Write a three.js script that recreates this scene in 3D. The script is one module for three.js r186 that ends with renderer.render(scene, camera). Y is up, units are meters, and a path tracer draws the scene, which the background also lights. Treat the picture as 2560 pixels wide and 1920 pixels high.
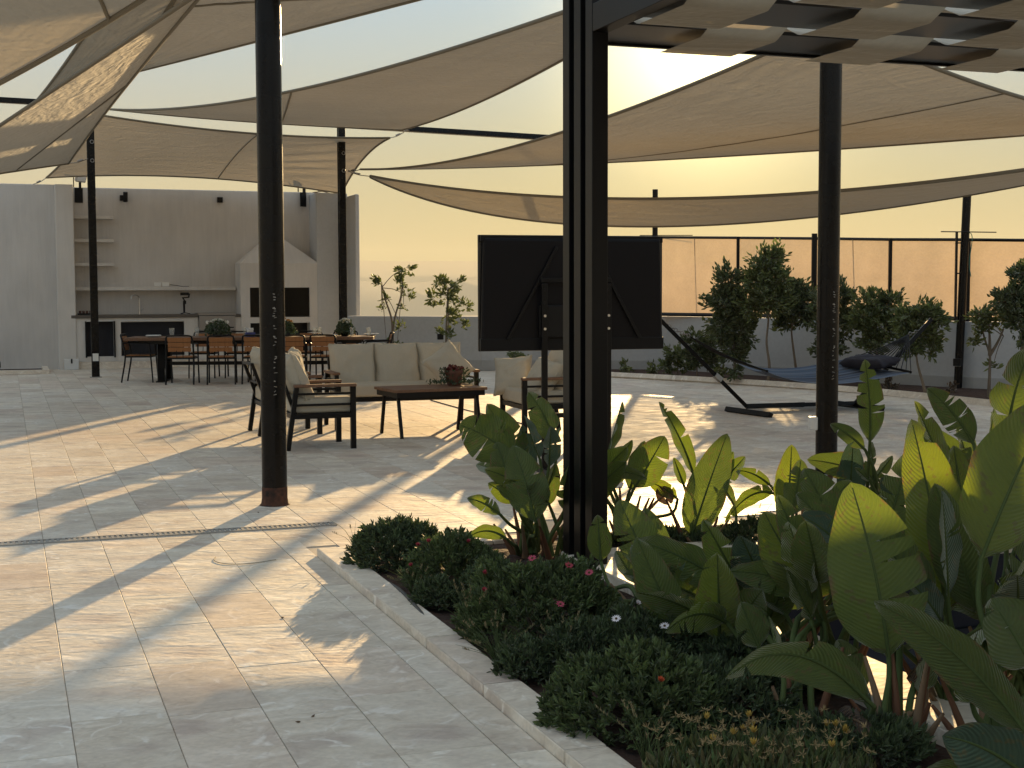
import * as THREE from 'three';
import { mergeGeometries } from 'three/addons/utils/BufferGeometryUtils.js';
import { RoundedBoxGeometry } from 'three/addons/geometries/RoundedBoxGeometry.js';

// ---------------------------------------------------------------- camera, sky, sun, exposure
const scene = new THREE.Scene();
const camera = new THREE.PerspectiveCamera(30.912, 4 / 3, 0.05, 60000);
camera.position.set(0, 1.5, 0);
camera.rotation.set(-0.0664, 0, 0);
camera.rotateZ(-0.0032);
const SUN = new THREE.Vector3(0.1413, 0.172, -1).normalize();

const renderer = new THREE.WebGLRenderer({ antialias: true });
renderer.toneMapping = THREE.LinearToneMapping;
renderer.toneMappingExposure = 2.35;
renderer.shadowMap.enabled = true;

const sun = new THREE.DirectionalLight(new THREE.Color().setRGB(1, 0.67, 0.31), 5);
sun.position.copy(SUN).multiplyScalar(60);
sun.position.z -= 14;
sun.target.position.set(0, 0, -14);
sun.castShadow = true;
sun.shadow.mapSize.set(4096, 4096);
Object.assign(sun.shadow.camera, { left: -26, right: 26, top: 20, bottom: -20, near: 1, far: 140 });
scene.add(sun, sun.target);

{ // hazy evening sky: warm band at the horizon, pale blue above, aureole of bright air round the sun
  const W = 1024, Hh = 512, d = new Float32Array(W * Hh * 4), v = new THREE.Vector3();
  const mix = (a, b, t) => a + (b - a) * t, sm = (a, b, x) => { const t = Math.min(1, Math.max(0, (x - a) / (b - a))); return t * t * (3 - 2 * t); };
  for (let j = 0; j < Hh; j++) for (let i = 0; i < W; i++) {
    const el = ((j + 0.5) / Hh - 0.5) * Math.PI, az = ((i + 0.5) / W - 0.5) * 2 * Math.PI;
    v.set(Math.cos(el) * Math.cos(az), Math.sin(el), Math.cos(el) * Math.sin(az));
    const g = Math.acos(Math.min(1, v.dot(SUN))) * 180 / Math.PI, e = Math.max(0, el * 180 / Math.PI);
    const near = Math.exp(-g / 38), up = sm(0, 17, e), top = sm(10, 75, e);
    const hor = [mix(0.28, 0.36, near), mix(0.285, 0.31, near), mix(0.26, 0.1, near)];
    const mid = [mix(0.24, 0.215, near), mix(0.35, 0.375, near), mix(0.46, 0.53, near)];
    const zen = [0.345, 0.38, 0.405];
    const glow = 2.4 * Math.exp(-Math.pow(g / 3.1, 1.5));
    const k = (j * W + i) * 4, gl = [1, 0.78, 0.34];
    for (let c = 0; c < 3; c++) d[k + c] = 0.7 * (mix(mix(hor[c], mid[c], up), zen[c], top) + gl[c] * glow + [0.1, 0.07, 0.012][c] * Math.exp(-g / 9));
    d[k + 3] = 1;
  }
  const t = new THREE.DataTexture(d, W, Hh, THREE.RGBAFormat, THREE.FloatType);
  t.mapping = THREE.EquirectangularReflectionMapping;
  t.magFilter = t.minFilter = THREE.LinearFilter; t.needsUpdate = true;
  scene.background = t; scene.environment = t;
}
scene.fog = new THREE.FogExp2(0xf0e9cc, 0.00005);

// ---------------------------------------------------------------- helpers
const PI = Math.PI, TH = 20 * PI / 180;
const rng = (s) => () => { s = (s + 0x6d2b79f5) | 0; let t = Math.imul(s ^ (s >>> 15), 1 | s); t = (t + Math.imul(t ^ (t >>> 7), 61 | t)) ^ t; return ((t ^ (t >>> 14)) >>> 0) / 4294967296; };
const V = (a) => new THREE.Vector3(a[0], a[1], a[2]);
const rgb = (r, g, b) => new THREE.Color().setRGB(r, g, b);
const taken = new Map();
function numbered(n) { const k = taken.get(n) || 0; taken.set(n, k + 1); return k ? n + '_' + String(k).padStart(3, '0') : n; }
const shade = (o) => { o.castShadow = true; o.receiveShadow = true; return o; };
function thing(name, label, category, pos = [0, 0, 0], turn = 0, group) {
  const o = new THREE.Group(); o.name = numbered(name); o.position.set(pos[0], pos[1], pos[2]); o.rotation.y = turn;
  o.userData = { label, category }; if (group) o.userData.group = group; scene.add(o); return o;
}
function part(name, geo, mat, parent, label) {
  const m = shade(new THREE.Mesh(Array.isArray(geo) ? join(geo) : geo, mat)); m.name = name;
  if (label) m.userData.label = label; parent.add(m); return m;
}
function single(name, geo, mat, label, category, group) {
  const m = shade(new THREE.Mesh(Array.isArray(geo) ? join(geo) : geo, mat)); m.name = numbered(name);
  m.userData = { label, category }; if (group) m.userData.group = group; scene.add(m); return m;
}
function struct(name, geo, mat) { const m = geo ? shade(new THREE.Mesh(geo, mat)) : new THREE.Group(); m.name = numbered(name); m.userData = { kind: 'structure' }; scene.add(m); return m; }
function copyOf(src, label, pos, turn) { const c = src.clone(); c.name = numbered(src.name.replace(/_\d{3}$/, '')); c.userData = { ...src.userData, label }; c.position.set(...pos); c.rotation.y = turn; scene.add(c); return c; }
const join = (l) => { const k = l.map((g) => { const n = g.index ? g.toNonIndexed() : g; for (const a of Object.keys(n.attributes)) if (!['position', 'normal', 'uv'].includes(a)) n.deleteAttribute(a); return n; }); return mergeGeometries(k); };
const at = (g, x = 0, y = 0, z = 0, rx = 0, ry = 0, rz = 0) => { g.applyMatrix4(new THREE.Matrix4().compose(new THREE.Vector3(x, y, z), new THREE.Quaternion().setFromEuler(new THREE.Euler(rx, ry, rz, 'YXZ')), new THREE.Vector3(1, 1, 1))); return g; };
function mapUV(g, off = 0, rep = 1) { // uv in metres from position, by the way each face points
  const n = g.index ? g.toNonIndexed() : g, p = n.attributes.position, m = n.attributes.normal, uv = new Float32Array(p.count * 2);
  for (let i = 0; i < p.count; i++) {
    const ax = Math.abs(m.getX(i)), ay = Math.abs(m.getY(i)), az = Math.abs(m.getZ(i)), x = p.getX(i), y = p.getY(i), z = p.getZ(i);
    const [a, b] = ay > ax && ay > az ? [x, z] : ax > az ? [z, y] : [x, y];
    uv[2 * i] = a * rep + off; uv[2 * i + 1] = b * rep + off * 0.37;
  }
  n.setAttribute('uv', new THREE.BufferAttribute(uv, 2)); return n;
}
const box = (w, h, d, x = 0, y = 0, z = 0, rx = 0, ry = 0, rz = 0) => mapUV(at(new THREE.BoxGeometry(w, h, d), x, y, z, rx, ry, rz));
const rbox = (w, h, d, x = 0, y = 0, z = 0, r = 0.006, rx = 0, ry = 0, rz = 0) => mapUV(at(new RoundedBoxGeometry(w, h, d, 1, Math.min(r, w / 2.1, h / 2.1, d / 2.1)), x, y, z, rx, ry, rz));
const cyl = (r0, r1, h, x = 0, y = 0, z = 0, n = 16, rx = 0, ry = 0, rz = 0) => at(new THREE.CylinderGeometry(r1, r0, h, n), x, y, z, rx, ry, rz);
function bar(a, b, w, d = w, r = 0.003) { // square bar from a to b
  const A = V(a), B = V(b), dir = B.clone().sub(A), L = dir.length(), g = r ? new RoundedBoxGeometry(w, L, d, 1, Math.min(r, w / 2.1, d / 2.1)) : new THREE.BoxGeometry(w, L, d);
  g.applyQuaternion(new THREE.Quaternion().setFromUnitVectors(new THREE.Vector3(0, 1, 0), dir.normalize())); const m = A.add(B).multiplyScalar(0.5);
  return g.translate(m.x, m.y, m.z);
}
const tube = (pts, r, seg = 16, rad = 6, closed = false) => new THREE.TubeGeometry(new THREE.CatmullRomCurve3(pts.map(V), closed, 'catmullrom', 0.5), seg, r, rad, closed);
function taper(pts, r0, r1, seg = 12, rad = 6) { // tube that narrows along its length
  const c = new THREE.CatmullRomCurve3(pts.map((q) => (q.isVector3 ? q : V(q)))), g = new THREE.TubeGeometry(c, seg, 1, rad, false), p = g.attributes.position, q = new THREE.Vector3();
  for (let i = 0; i <= seg; i++) { c.getPointAt(i / seg, q); const r = r0 + (r1 - r0) * (i / seg); for (let j = 0; j <= rad; j++) { const k = i * (rad + 1) + j; p.setXYZ(k, q.x + (p.getX(k) - q.x) * r, q.y + (p.getY(k) - q.y) * r, q.z + (p.getZ(k) - q.z) * r); } }
  return g;
}
// ---------------------------------------------------------------- noise and textures
function grid(seed) { const r = rng(seed), a = new Float32Array(4096); for (let i = 0; i < 4096; i++) a[i] = r(); return a; }
const GR = [grid(1), grid(2), grid(3), grid(4)];
function noise(x, y, px, py, g = 0) { // value noise that repeats after px, py cells
  const a = GR[g], xi = Math.floor(x), yi = Math.floor(y), fx = x - xi, fy = y - yi, u = fx * fx * (3 - 2 * fx), w = fy * fy * (3 - 2 * fy);
  const f = (i, j) => a[(((((i % px) + px) % px) * 73 + (((j % py) + py) % py) * 179) & 4095)];
  return (f(xi, yi) * (1 - u) + f(xi + 1, yi) * u) * (1 - w) + (f(xi, yi + 1) * (1 - u) + f(xi + 1, yi + 1) * u) * w;
}
function fbm(x, y, px, py, o = 4, g = 0) { let s = 0, a = 0.5, t = 0; for (let i = 0; i < o; i++) { s += a * noise(x, y, px, py, g); t += a; a *= 0.5; x *= 2; y *= 2; px *= 2; py *= 2; } return s / t; }
function tex(n, m, f, srgb = false, rep = 1, repY = rep) { // f(u, v) -> [r, g, b] or a number, 0..1
  const d = new Uint8Array(n * m * 4);
  for (let j = 0; j < m; j++) for (let i = 0; i < n; i++) {
    let c = f(i / n, j / m); if (typeof c === 'number') c = [c, c, c]; const k = (j * n + i) * 4;
    for (let q = 0; q < 3; q++) { let x = Math.min(1, Math.max(0, c[q])); if (srgb) x = x <= 0.0031308 ? x * 12.92 : 1.055 * Math.pow(x, 1 / 2.4) - 0.055; d[k + q] = x * 255; } d[k + 3] = 255;
  }
  const t = new THREE.DataTexture(d, n, m); t.wrapS = t.wrapT = THREE.RepeatWrapping; t.magFilter = t.minFilter = THREE.LinearFilter; t.repeat.set(rep, repY);
  if (srgb) t.colorSpace = THREE.SRGBColorSpace; t.needsUpdate = true; return t;
}
const std = (color, roughness, more = {}) => new THREE.MeshStandardMaterial({ color, roughness, ...more });
const phy = (color, roughness, more = {}) => new THREE.MeshPhysicalMaterial({ color, roughness, ...more });
const lerp3 = (a, b, t) => [a[0] + (b[0] - a[0]) * t, a[1] + (b[1] - a[1]) * t, a[2] + (b[2] - a[2]) * t];
const M = {};
{
  // stone paving: cloudy beige with pale streaks and darker clouds, slightly wavy surface (1 texture = 2 m)
  const stone = (u, v) => {
    const w = fbm(u * 6, v * 6, 6, 6, 4, 0), st = fbm(u * 16 + w * 3, v * 34 + w * 6, 16, 34, 5, 1), cl = fbm(u * 7 + 3, v * 10, 7, 10, 6, 2), fine = fbm(u * 120, v * 160, 120, 160, 2, 3);
    let c = lerp3([0.58, 0.52, 0.435], [0.73, 0.675, 0.585], 0.5 + (st - 0.5) * 1.3);
    c = lerp3(c, [0.5, 0.43, 0.375], Math.min(0.9, Math.max(0, (cl - 0.5) * 3.4)));
    c = lerp3(c, [0.78, 0.74, 0.67], Math.min(1, Math.max(0, (st - 0.64) * 3.5)));
    const sc2 = fbm(u * 30 + w * 9, v * 22 - w * 7, 30, 22, 4, 0); c = lerp3(c, [0.8, 0.77, 0.71], Math.min(0.8, Math.max(0, (sc2 - 0.66) * 6))); const ve = Math.abs(fbm(u * 7 + 9, v * 14 + w * 3, 7, 14, 4, 3) - 0.5); c = lerp3(c, [0.42, 0.35, 0.28], Math.max(0, 0.028 - ve) * 12);
    const f = 0.9 + fine * 0.2; return [c[0] * f, c[1] * f, c[2] * f];
  };
  const stoneH = (u, v) => { const w = fbm(u * 6, v * 6, 6, 6, 3, 0); return 0.45 * fbm(u * 11 + w * 3, v * 26 + w * 5, 11, 26, 5, 1) + 0.3 * fbm(u * 50, v * 70, 50, 70, 4, 2) + 0.25 * fbm(u * 4, v * 5, 4, 5, 2, 3); };
  const sc = tex(1024, 1024, stone, true, 0.5), sh = tex(1024, 1024, stoneH, false, 0.5), sr = tex(512, 512, (u, v) => 0.5 + 0.34 * fbm(u * 9, v * 20, 9, 20, 4, 2), false, 0.5);
  M.stone = [[1, 1, 1], [0.95, 0.93, 0.91], [1.04, 1.03, 1.0], [0.9, 0.87, 0.84], [0.98, 0.93, 0.9], [1.01, 1.01, 1.01]].map((c) => phy(rgb(...c), 1, { specularIntensity: 0.45, map: sc, bumpMap: sh, bumpScale: 0.011, roughnessMap: sr }));
  M.stonePink = std(rgb(0.86, 0.79, 0.75), 1, { map: sc, bumpMap: sh, bumpScale: 0.006, roughnessMap: sr });
  M.kerb = std(rgb(1.03, 1, 0.96), 1, { map: sc, bumpMap: sh, bumpScale: 0.006, roughnessMap: sr });
  M.grout = std(rgb(0.42, 0.37, 0.31), 0.95);
  // plaster with brushed upright streaks and stains
  const pl = tex(512, 512, (u, v) => { const a = fbm(u * 70, v * 6, 70, 6, 3, 0), b = fbm(u * 4, v * 4, 4, 4, 5, 1), c = fbm(u * 26, v * 3, 26, 3, 3, 2); const f = 0.86 + 0.09 * a + 0.2 * (b - 0.5) + 0.07 * (c - 0.5); return [0.64 * f, 0.605 * f, 0.56 * f]; }, true, 0.4);
  const plh = tex(512, 512, (u, v) => 0.7 * fbm(u * 90, v * 8, 90, 8, 3, 0) + 0.3 * fbm(u * 120, v * 120, 120, 120, 2, 1), false, 0.4);
  M.plaster = std(rgb(1, 1, 1), 0.92, { map: pl, bumpMap: plh, bumpScale: 0.004 });
  M.plasterLight = std(rgb(1.06, 1.06, 1.05), 0.92, { map: pl, bumpMap: plh, bumpScale: 0.003 });
  const wl = tex(512, 512, (u, v) => { const b = fbm(u * 4, v * 4, 4, 4, 5, 1), c = fbm(u * 90, v * 90, 90, 90, 2, 2), f = 0.9 + 0.14 * (b - 0.5) + 0.1 * c; return [0.5 * f, 0.5 * f, 0.495 * f]; }, true, 0.33);
  M.wall = std(rgb(1, 1, 1), 0.9, { map: wl, bumpMap: plh, bumpScale: 0.002 });
  M.skirt = std(rgb(0.8, 0.79, 0.77), 0.85, { map: wl });
  // dark painted steel with a few scuffs
  const scf = tex(256, 256, (u, v) => 0.2 + 0.16 * fbm(u * 12, v * 12, 12, 12, 4, 1), false, 1);
  M.steel = phy(rgb(0.005, 0.005, 0.0055), 1, { roughnessMap: scf, specularIntensity: 0.4 });
  M.steelSatin = phy(rgb(0.006, 0.006, 0.0065), 0.36, { specularIntensity: 0.4 });
  M.rust = std(rgb(1, 1, 1), 0.9, { map: tex(256, 256, (u, v) => lerp3([0.012, 0.009, 0.008], [0.11, 0.042, 0.022], Math.min(1, Math.max(0, (fbm(u * 8, v * 8, 8, 8, 5, 2) - 0.3) * 2))), true, 3) });
  M.black = phy(rgb(0.006, 0.006, 0.0065), 0.45, { specularIntensity: 0.5 });
  M.blackCloth = std(rgb(0.016, 0.016, 0.02), 0.95);
  M.chrome = std(rgb(0.62, 0.6, 0.57), 0.32, { metalness: 1 });
  M.chain = std(rgb(0.3, 0.29, 0.28), 0.45, { metalness: 0.9 });
  // timber
  const wood = (a, b) => tex(256, 512, (u, v) => { const w = fbm(u * 3, v * 2, 3, 2, 3, 0), g = fbm(u * 60 + w * 4, v * 3, 60, 3, 4, 1); return lerp3(a, b, g); }, true, 2, 2);
  M.wood = std(rgb(1, 1, 1), 0.6, { map: wood([0.115, 0.056, 0.03], [0.21, 0.11, 0.058]) });
  M.woodChair = std(rgb(1, 1, 1), 0.55, { map: wood([0.24, 0.095, 0.03], [0.38, 0.165, 0.055]) });
  M.woodArm = std(rgb(1, 1, 1), 0.6, { map: wood([0.12, 0.06, 0.033], [0.22, 0.115, 0.06]) });
  // cloth
  const weave = tex(256, 256, (u, v) => 0.5 + 0.25 * Math.sin(u * 2 * PI * 64) * Math.sin(v * 2 * PI * 64) + 0.3 * (fbm(u * 64, v * 64, 64, 64, 2, 1) - 0.5), false, 4);
  const cushC = tex(512, 512, (u, v) => { const f = 0.9 + 0.12 * fbm(u * 6, v * 6, 6, 6, 4, 2) + 0.08 * fbm(u * 160, v * 160, 160, 160, 1, 1); return [0.47 * f, 0.425 * f, 0.335 * f]; }, true, 1.3);
  M.cushion = phy(rgb(1, 1, 1), 0.95, { map: cushC, bumpMap: weave, bumpScale: 0.0012, sheen: 0.25, sheenRoughness: 0.6 });
  const sailC = tex(512, 512, (u, v) => { const f = 0.86 + 0.2 * fbm(u * 4, v * 4, 4, 4, 5, 0) + 0.06 * fbm(u * 150, v * 150, 150, 150, 1, 1); return [0.43 * f, 0.385 * f, 0.31 * f]; }, true, 0.3);
  const sailH = tex(512, 512, (u, v) => { const w = fbm(u * 5, v * 5, 5, 5, 3, 0); return 0.75 * fbm(u * 8 + w * 5, v * 34 + w * 4, 8, 34, 3, 1) + 0.25 * fbm(u * 90, v * 90, 90, 90, 2, 2); }, false, 0.35);
  M.sail = phy(rgb(1, 1, 1), 1, { map: sailC, bumpMap: sailH, bumpScale: 0.02, transmission: 0.26, thickness: 0, side: THREE.DoubleSide });
  M.hem = std(rgb(0.2, 0.175, 0.13), 0.95);
  M.strip = phy(rgb(1.1, 1.08, 1.03), 1, { map: sailC, bumpMap: sailH, bumpScale: 0.01, transmission: 0.3, thickness: 0, side: THREE.DoubleSide });
  const netC = tex(512, 512, (u, v) => { const f = 0.84 + 0.3 * fbm(u * 7, v * 5, 7, 5, 5, 0) + 0.1 * fbm(u * 120, v * 120, 120, 120, 1, 1); return [0.45 * f, 0.345 * f, 0.24 * f]; }, true, 0.4);
  M.net = phy(rgb(1, 1, 1), 1, { map: netC, bumpMap: sailH, bumpScale: 0.01, transmission: 0.46, thickness: 0, side: THREE.DoubleSide, transparent: true, opacity: 0.86 });
  M.ceramic = std(rgb(0.75, 0.74, 0.7), 0.3);
  M.plastic = std(rgb(0.62, 0.62, 0.6), 0.5);
  M.glass = phy(rgb(0.95, 0.96, 0.95), 0.04, { transmission: 0.92, thickness: 0, ior: 1.5 });
  M.soil = std(rgb(1, 1, 1), 1, { map: tex(256, 256, (u, v) => lerp3([0.026, 0.013, 0.009], [0.065, 0.032, 0.02], fbm(u * 16, v * 16, 16, 16, 5, 1)), true, 1), bumpMap: tex(256, 256, (u, v) => fbm(u * 16, v * 16, 16, 16, 5, 2), false, 1), bumpScale: 0.05 });
  M.bark = std(rgb(1, 1, 1), 0.9, { map: tex(128, 128, (u, v) => lerp3([0.13, 0.1, 0.075], [0.24, 0.2, 0.15], fbm(u * 8, v * 8, 8, 8, 4, 1)), true, 2) });
}
// ---------------------------------------------------------------- terrain beyond the terrace
{
  const nr = 90, na = 160, pos = [], idx = [], uv = [], sm = (a, b, x) => { const t = Math.min(1, Math.max(0, (x - a) / (b - a))); return t * t * (3 - 2 * t); };
  for (let i = 0; i <= nr; i++) for (let j = 0; j <= na; j++) {
    const d = 2 * Math.pow(13000, i / nr) - 2, a = -PI + 2 * PI * j / na, x = Math.sin(a) * d, z = -Math.cos(a) * d;
    const w = Math.max(0, Math.cos(a) * 0.6 + 0.6); // the valley opens towards the sunset
    let y = -0.7 - 2.6 * sm(26, 50, d) - 420 * sm(60, 8000, d) * Math.min(1, w);
    const h1 = fbm(a * 40 + 50, d / 5000, 400, 64, 5, 0), h2 = fbm(a * 34 + 20, d / 7000, 400, 64, 5, 1);
    y += Math.exp(-Math.pow((d - 13000) / 1900, 2)) * (560 + 190 * (h1 - 0.5));
    y += Math.exp(-Math.pow((d - 19000) / 2300, 2)) * (830 + 220 * (h2 - 0.5));
    y += sm(300, 3000, d) * (1 - sm(11000, 13000, d)) * 60 * (fbm(x / 900, z / 900, 64, 64, 4, 2) - 0.5);
    pos.push(x, y, z); uv.push(x / 40, z / 40);
    if (i < nr && j < na) { const k = i * (na + 1) + j; idx.push(k, k + na + 1, k + 1, k + 1, k + na + 1, k + na + 2); }
  }
  const g = new THREE.BufferGeometry(); g.setAttribute('position', new THREE.Float32BufferAttribute(pos, 3)); g.setAttribute('uv', new THREE.Float32BufferAttribute(uv, 2)); g.setIndex(idx); g.computeVertexNormals();
  struct('terrain', g, std(rgb(1, 1, 1), 1, { map: tex(256, 256, (u, v) => lerp3([0.36, 0.3, 0.22], [0.46, 0.4, 0.31], fbm(u * 8, v * 8, 8, 8, 5, 1)), true, 1) }));
}
// ---------------------------------------------------------------- terrace floor: u runs right and away, v away and left
const K = [-1.121, 7.854], C20 = Math.cos(TH), S20 = Math.sin(TH);
const T = (u, v, y = 0) => [K[0] + u * C20 - v * S20, y, -(K[1] + u * S20 + v * C20)];
const UVof = (x, d) => [(x - K[0]) * C20 + (d - K[1]) * S20, -(x - K[0]) * S20 + (d - K[1]) * C20];
const WALL = [[-3.25, 27.5], [-0.57, 26.45], [1.2, 26.25], [2.9, 26], [4.2, 24.2], [5.6, 22.2], [6.9, 20.7], [8.6, 19.4], [10.6, 18.4]];
const CURB = [[0.2, 25.9], [0.75, 25.1], [1.57, 24.35], [3.4, 22.5], [5.29, 20], [6.38, 17.5], [7.0, 15.2], [7.3, 12]];
const lineAt = (pl, x) => { for (let i = 0; i < pl.length - 1; i++) if (x >= pl[i][0] && x <= pl[i + 1][0]) return pl[i][1] + (pl[i + 1][1] - pl[i][1]) * (x - pl[i][0]) / (pl[i + 1][0] - pl[i][0]); return x < pl[0][0] ? pl[0][1] + 1 : pl[pl.length - 1][1]; };
const floorRoot = struct('terrace_floor');
{
  const shape = new THREE.Shape([[-13, -2], [-13, 26], [-9, 28], [-3.3, 30], [-3.2, 27.6], ...WALL.slice(1), [11, -2]].map((p) => new THREE.Vector2(p[0], p[1])));
  const pit = [T(1.5, -1.05), T(7.5, -1.05), T(7.5, -6.5), T(1.5, -6.5)].map((p) => new THREE.Vector2(p[0], -p[2])); shape.holes.push(new THREE.Path(pit));
  const base = new THREE.ShapeGeometry(shape); base.rotateX(-PI / 2); base.translate(0, -0.006, 0); part('mortar_bed', base, M.grout, floorRoot);
  // paving slabs: 0.328 x 0.69 m in staggered rows
  const tw = 0.328, tl = 0.69, gap = 0.0032, r = rng(77), variants = [];
  const slab = (w, l, off, off2) => {
    const b = 0.0014, hx = w / 2, hz = l / 2, P0 = [[-hx, -hz], [hx, -hz], [hx, hz], [-hx, hz]], P1 = P0.map(([x, z]) => [x - Math.sign(x) * b, z - Math.sign(z) * b]), pos = [], uv = [], nor = [];
    const quad = (a, bq, c, d, n) => { for (const q of [a, bq, c, a, c, d]) { pos.push(...q); uv.push(q[0] + off, q[2] + off2); nor.push(...n); } };
    const t = P1.map(([x, z]) => [x, 0, z]), e = P0.map(([x, z]) => [x, -b, z]), d = P0.map(([x, z]) => [x, -0.03, z]);
    quad(t[0], t[3], t[2], t[1], [0, 1, 0]);
    for (let i = 0; i < 4; i++) { const j = (i + 1) % 4, nx = (P0[i][0] + P0[j][0]) / w, nz = (P0[i][1] + P0[j][1]) / l, q = Math.SQRT1_2; quad(t[i], t[j], e[j], e[i], [nx * q, q, nz * q]); quad(e[i], e[j], d[j], d[i], [nx, 0, nz]); }
    const g = new THREE.BufferGeometry(); g.setAttribute('position', new THREE.Float32BufferAttribute(pos, 3)); g.setAttribute('uv', new THREE.Float32BufferAttribute(uv, 2)); g.setAttribute('normal', new THREE.Float32BufferAttribute(nor, 3)); return g;
  };
  for (let i = 0; i < 14; i++) variants.push(slab(tw - gap, tl - gap, r() * 2, r() * 2));
  const list = [];
  for (let c = -34; c < 48; c++) {
    const u = -0.142 - tw / 2 + c * tw, st = r() * tl;
    for (let q = -9; q < 36; q++) {
      const v = q * tl + st, [x, , z] = T(u, v), d = -z, k = 3000 * x / Math.max(1, d);
      if (d < 3.2 || Math.abs(k) > 1106 + 700 / Math.max(1, d) * 3) { r(); continue; }
      if ((u > -0.02 && v < -0.01 + tl * 0.2) || d > (x < -3.2 ? 27.6 + (x + 8.6) * 0.36 : lineAt(WALL, x)) || (x > 0.7 && x < 7.3 && d > lineAt(CURB, x) + 0.5)) { r(); continue; }
      if (u > 0 && v < tl) { r(); if (v < tl / 2 + 0.01) continue; }
      list.push({ x, d, vi: Math.floor(r() * 14), mi: r() < 0.08 ? 6 : Math.floor(r() * 6), area: Math.abs(k) < 1130 && d > 4 ? 1 / (d * d * d) : 0, y: (r() - 0.5) * 0.0016 });
    }
  }
  // cut slabs close the row beside the planting bed
  for (let q = -9; q < 2; q++) for (const [u, w] of [[-0.071, 0.137]]) { const [x, , z] = T(u, q * 0.69 + 0.2); if (-z > 3.2 && q * 0.69 + 0.2 < 0.3) { const m = part('paving_slab', slab(w, tl - gap, r() * 2, r() * 2), M.stone[q & 3], floorRoot); m.position.set(x, 0, z); m.rotation.y = TH; } }
  list.sort((a, b) => b.area - a.area);
  list.slice(0, 280).forEach((t) => { const m = part('paving_slab', variants[t.vi], t.mi === 6 ? M.stonePink : M.stone[t.mi], floorRoot); m.position.set(t.x, t.y, -t.d); m.rotation.y = TH; });
  for (let mi = 0; mi < 7; mi++) {
    const gs = list.slice(280).filter((t) => t.mi === mi).map((t) => at(variants[t.vi].clone(), t.x, t.y, -t.d, 0, TH, 0));
    if (gs.length) part('distant_paving_slabs', mergeGeometries(gs), mi === 6 ? M.stonePink : M.stone[mi], floorRoot).userData.kind = 'stuff';
  }
}
// slotted drain set in the floor
{
  const a = UVof(-1.17, 8.98), g0 = thing('drain_grate', 'long slotted metal drain grate let into the stone floor', 'drain', T(a[0], a[1] - 0.06, 0), TH);
  const L = 2.7; part('frame', [box(L, 0.012, 0.014, -L / 2, 0.001, -0.055), box(L, 0.012, 0.014, -L / 2, 0.001, 0.055), box(0.014, 0.012, 0.096, -0.007, 0.001, 0)], M.galv = std(rgb(0.34, 0.33, 0.31), 0.5, { metalness: 0.55 }), g0);
  part('channel', box(L, 0.004, 0.1, -L / 2, -0.0035, 0), M.black, g0);
  const s = box(0.0165, 0.008, 0.095); for (let i = 0; i < 84; i++) part('bar', s, M.galv, g0).position.set(-0.022 - i * 0.0318, 0.002, 0);
}
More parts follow.
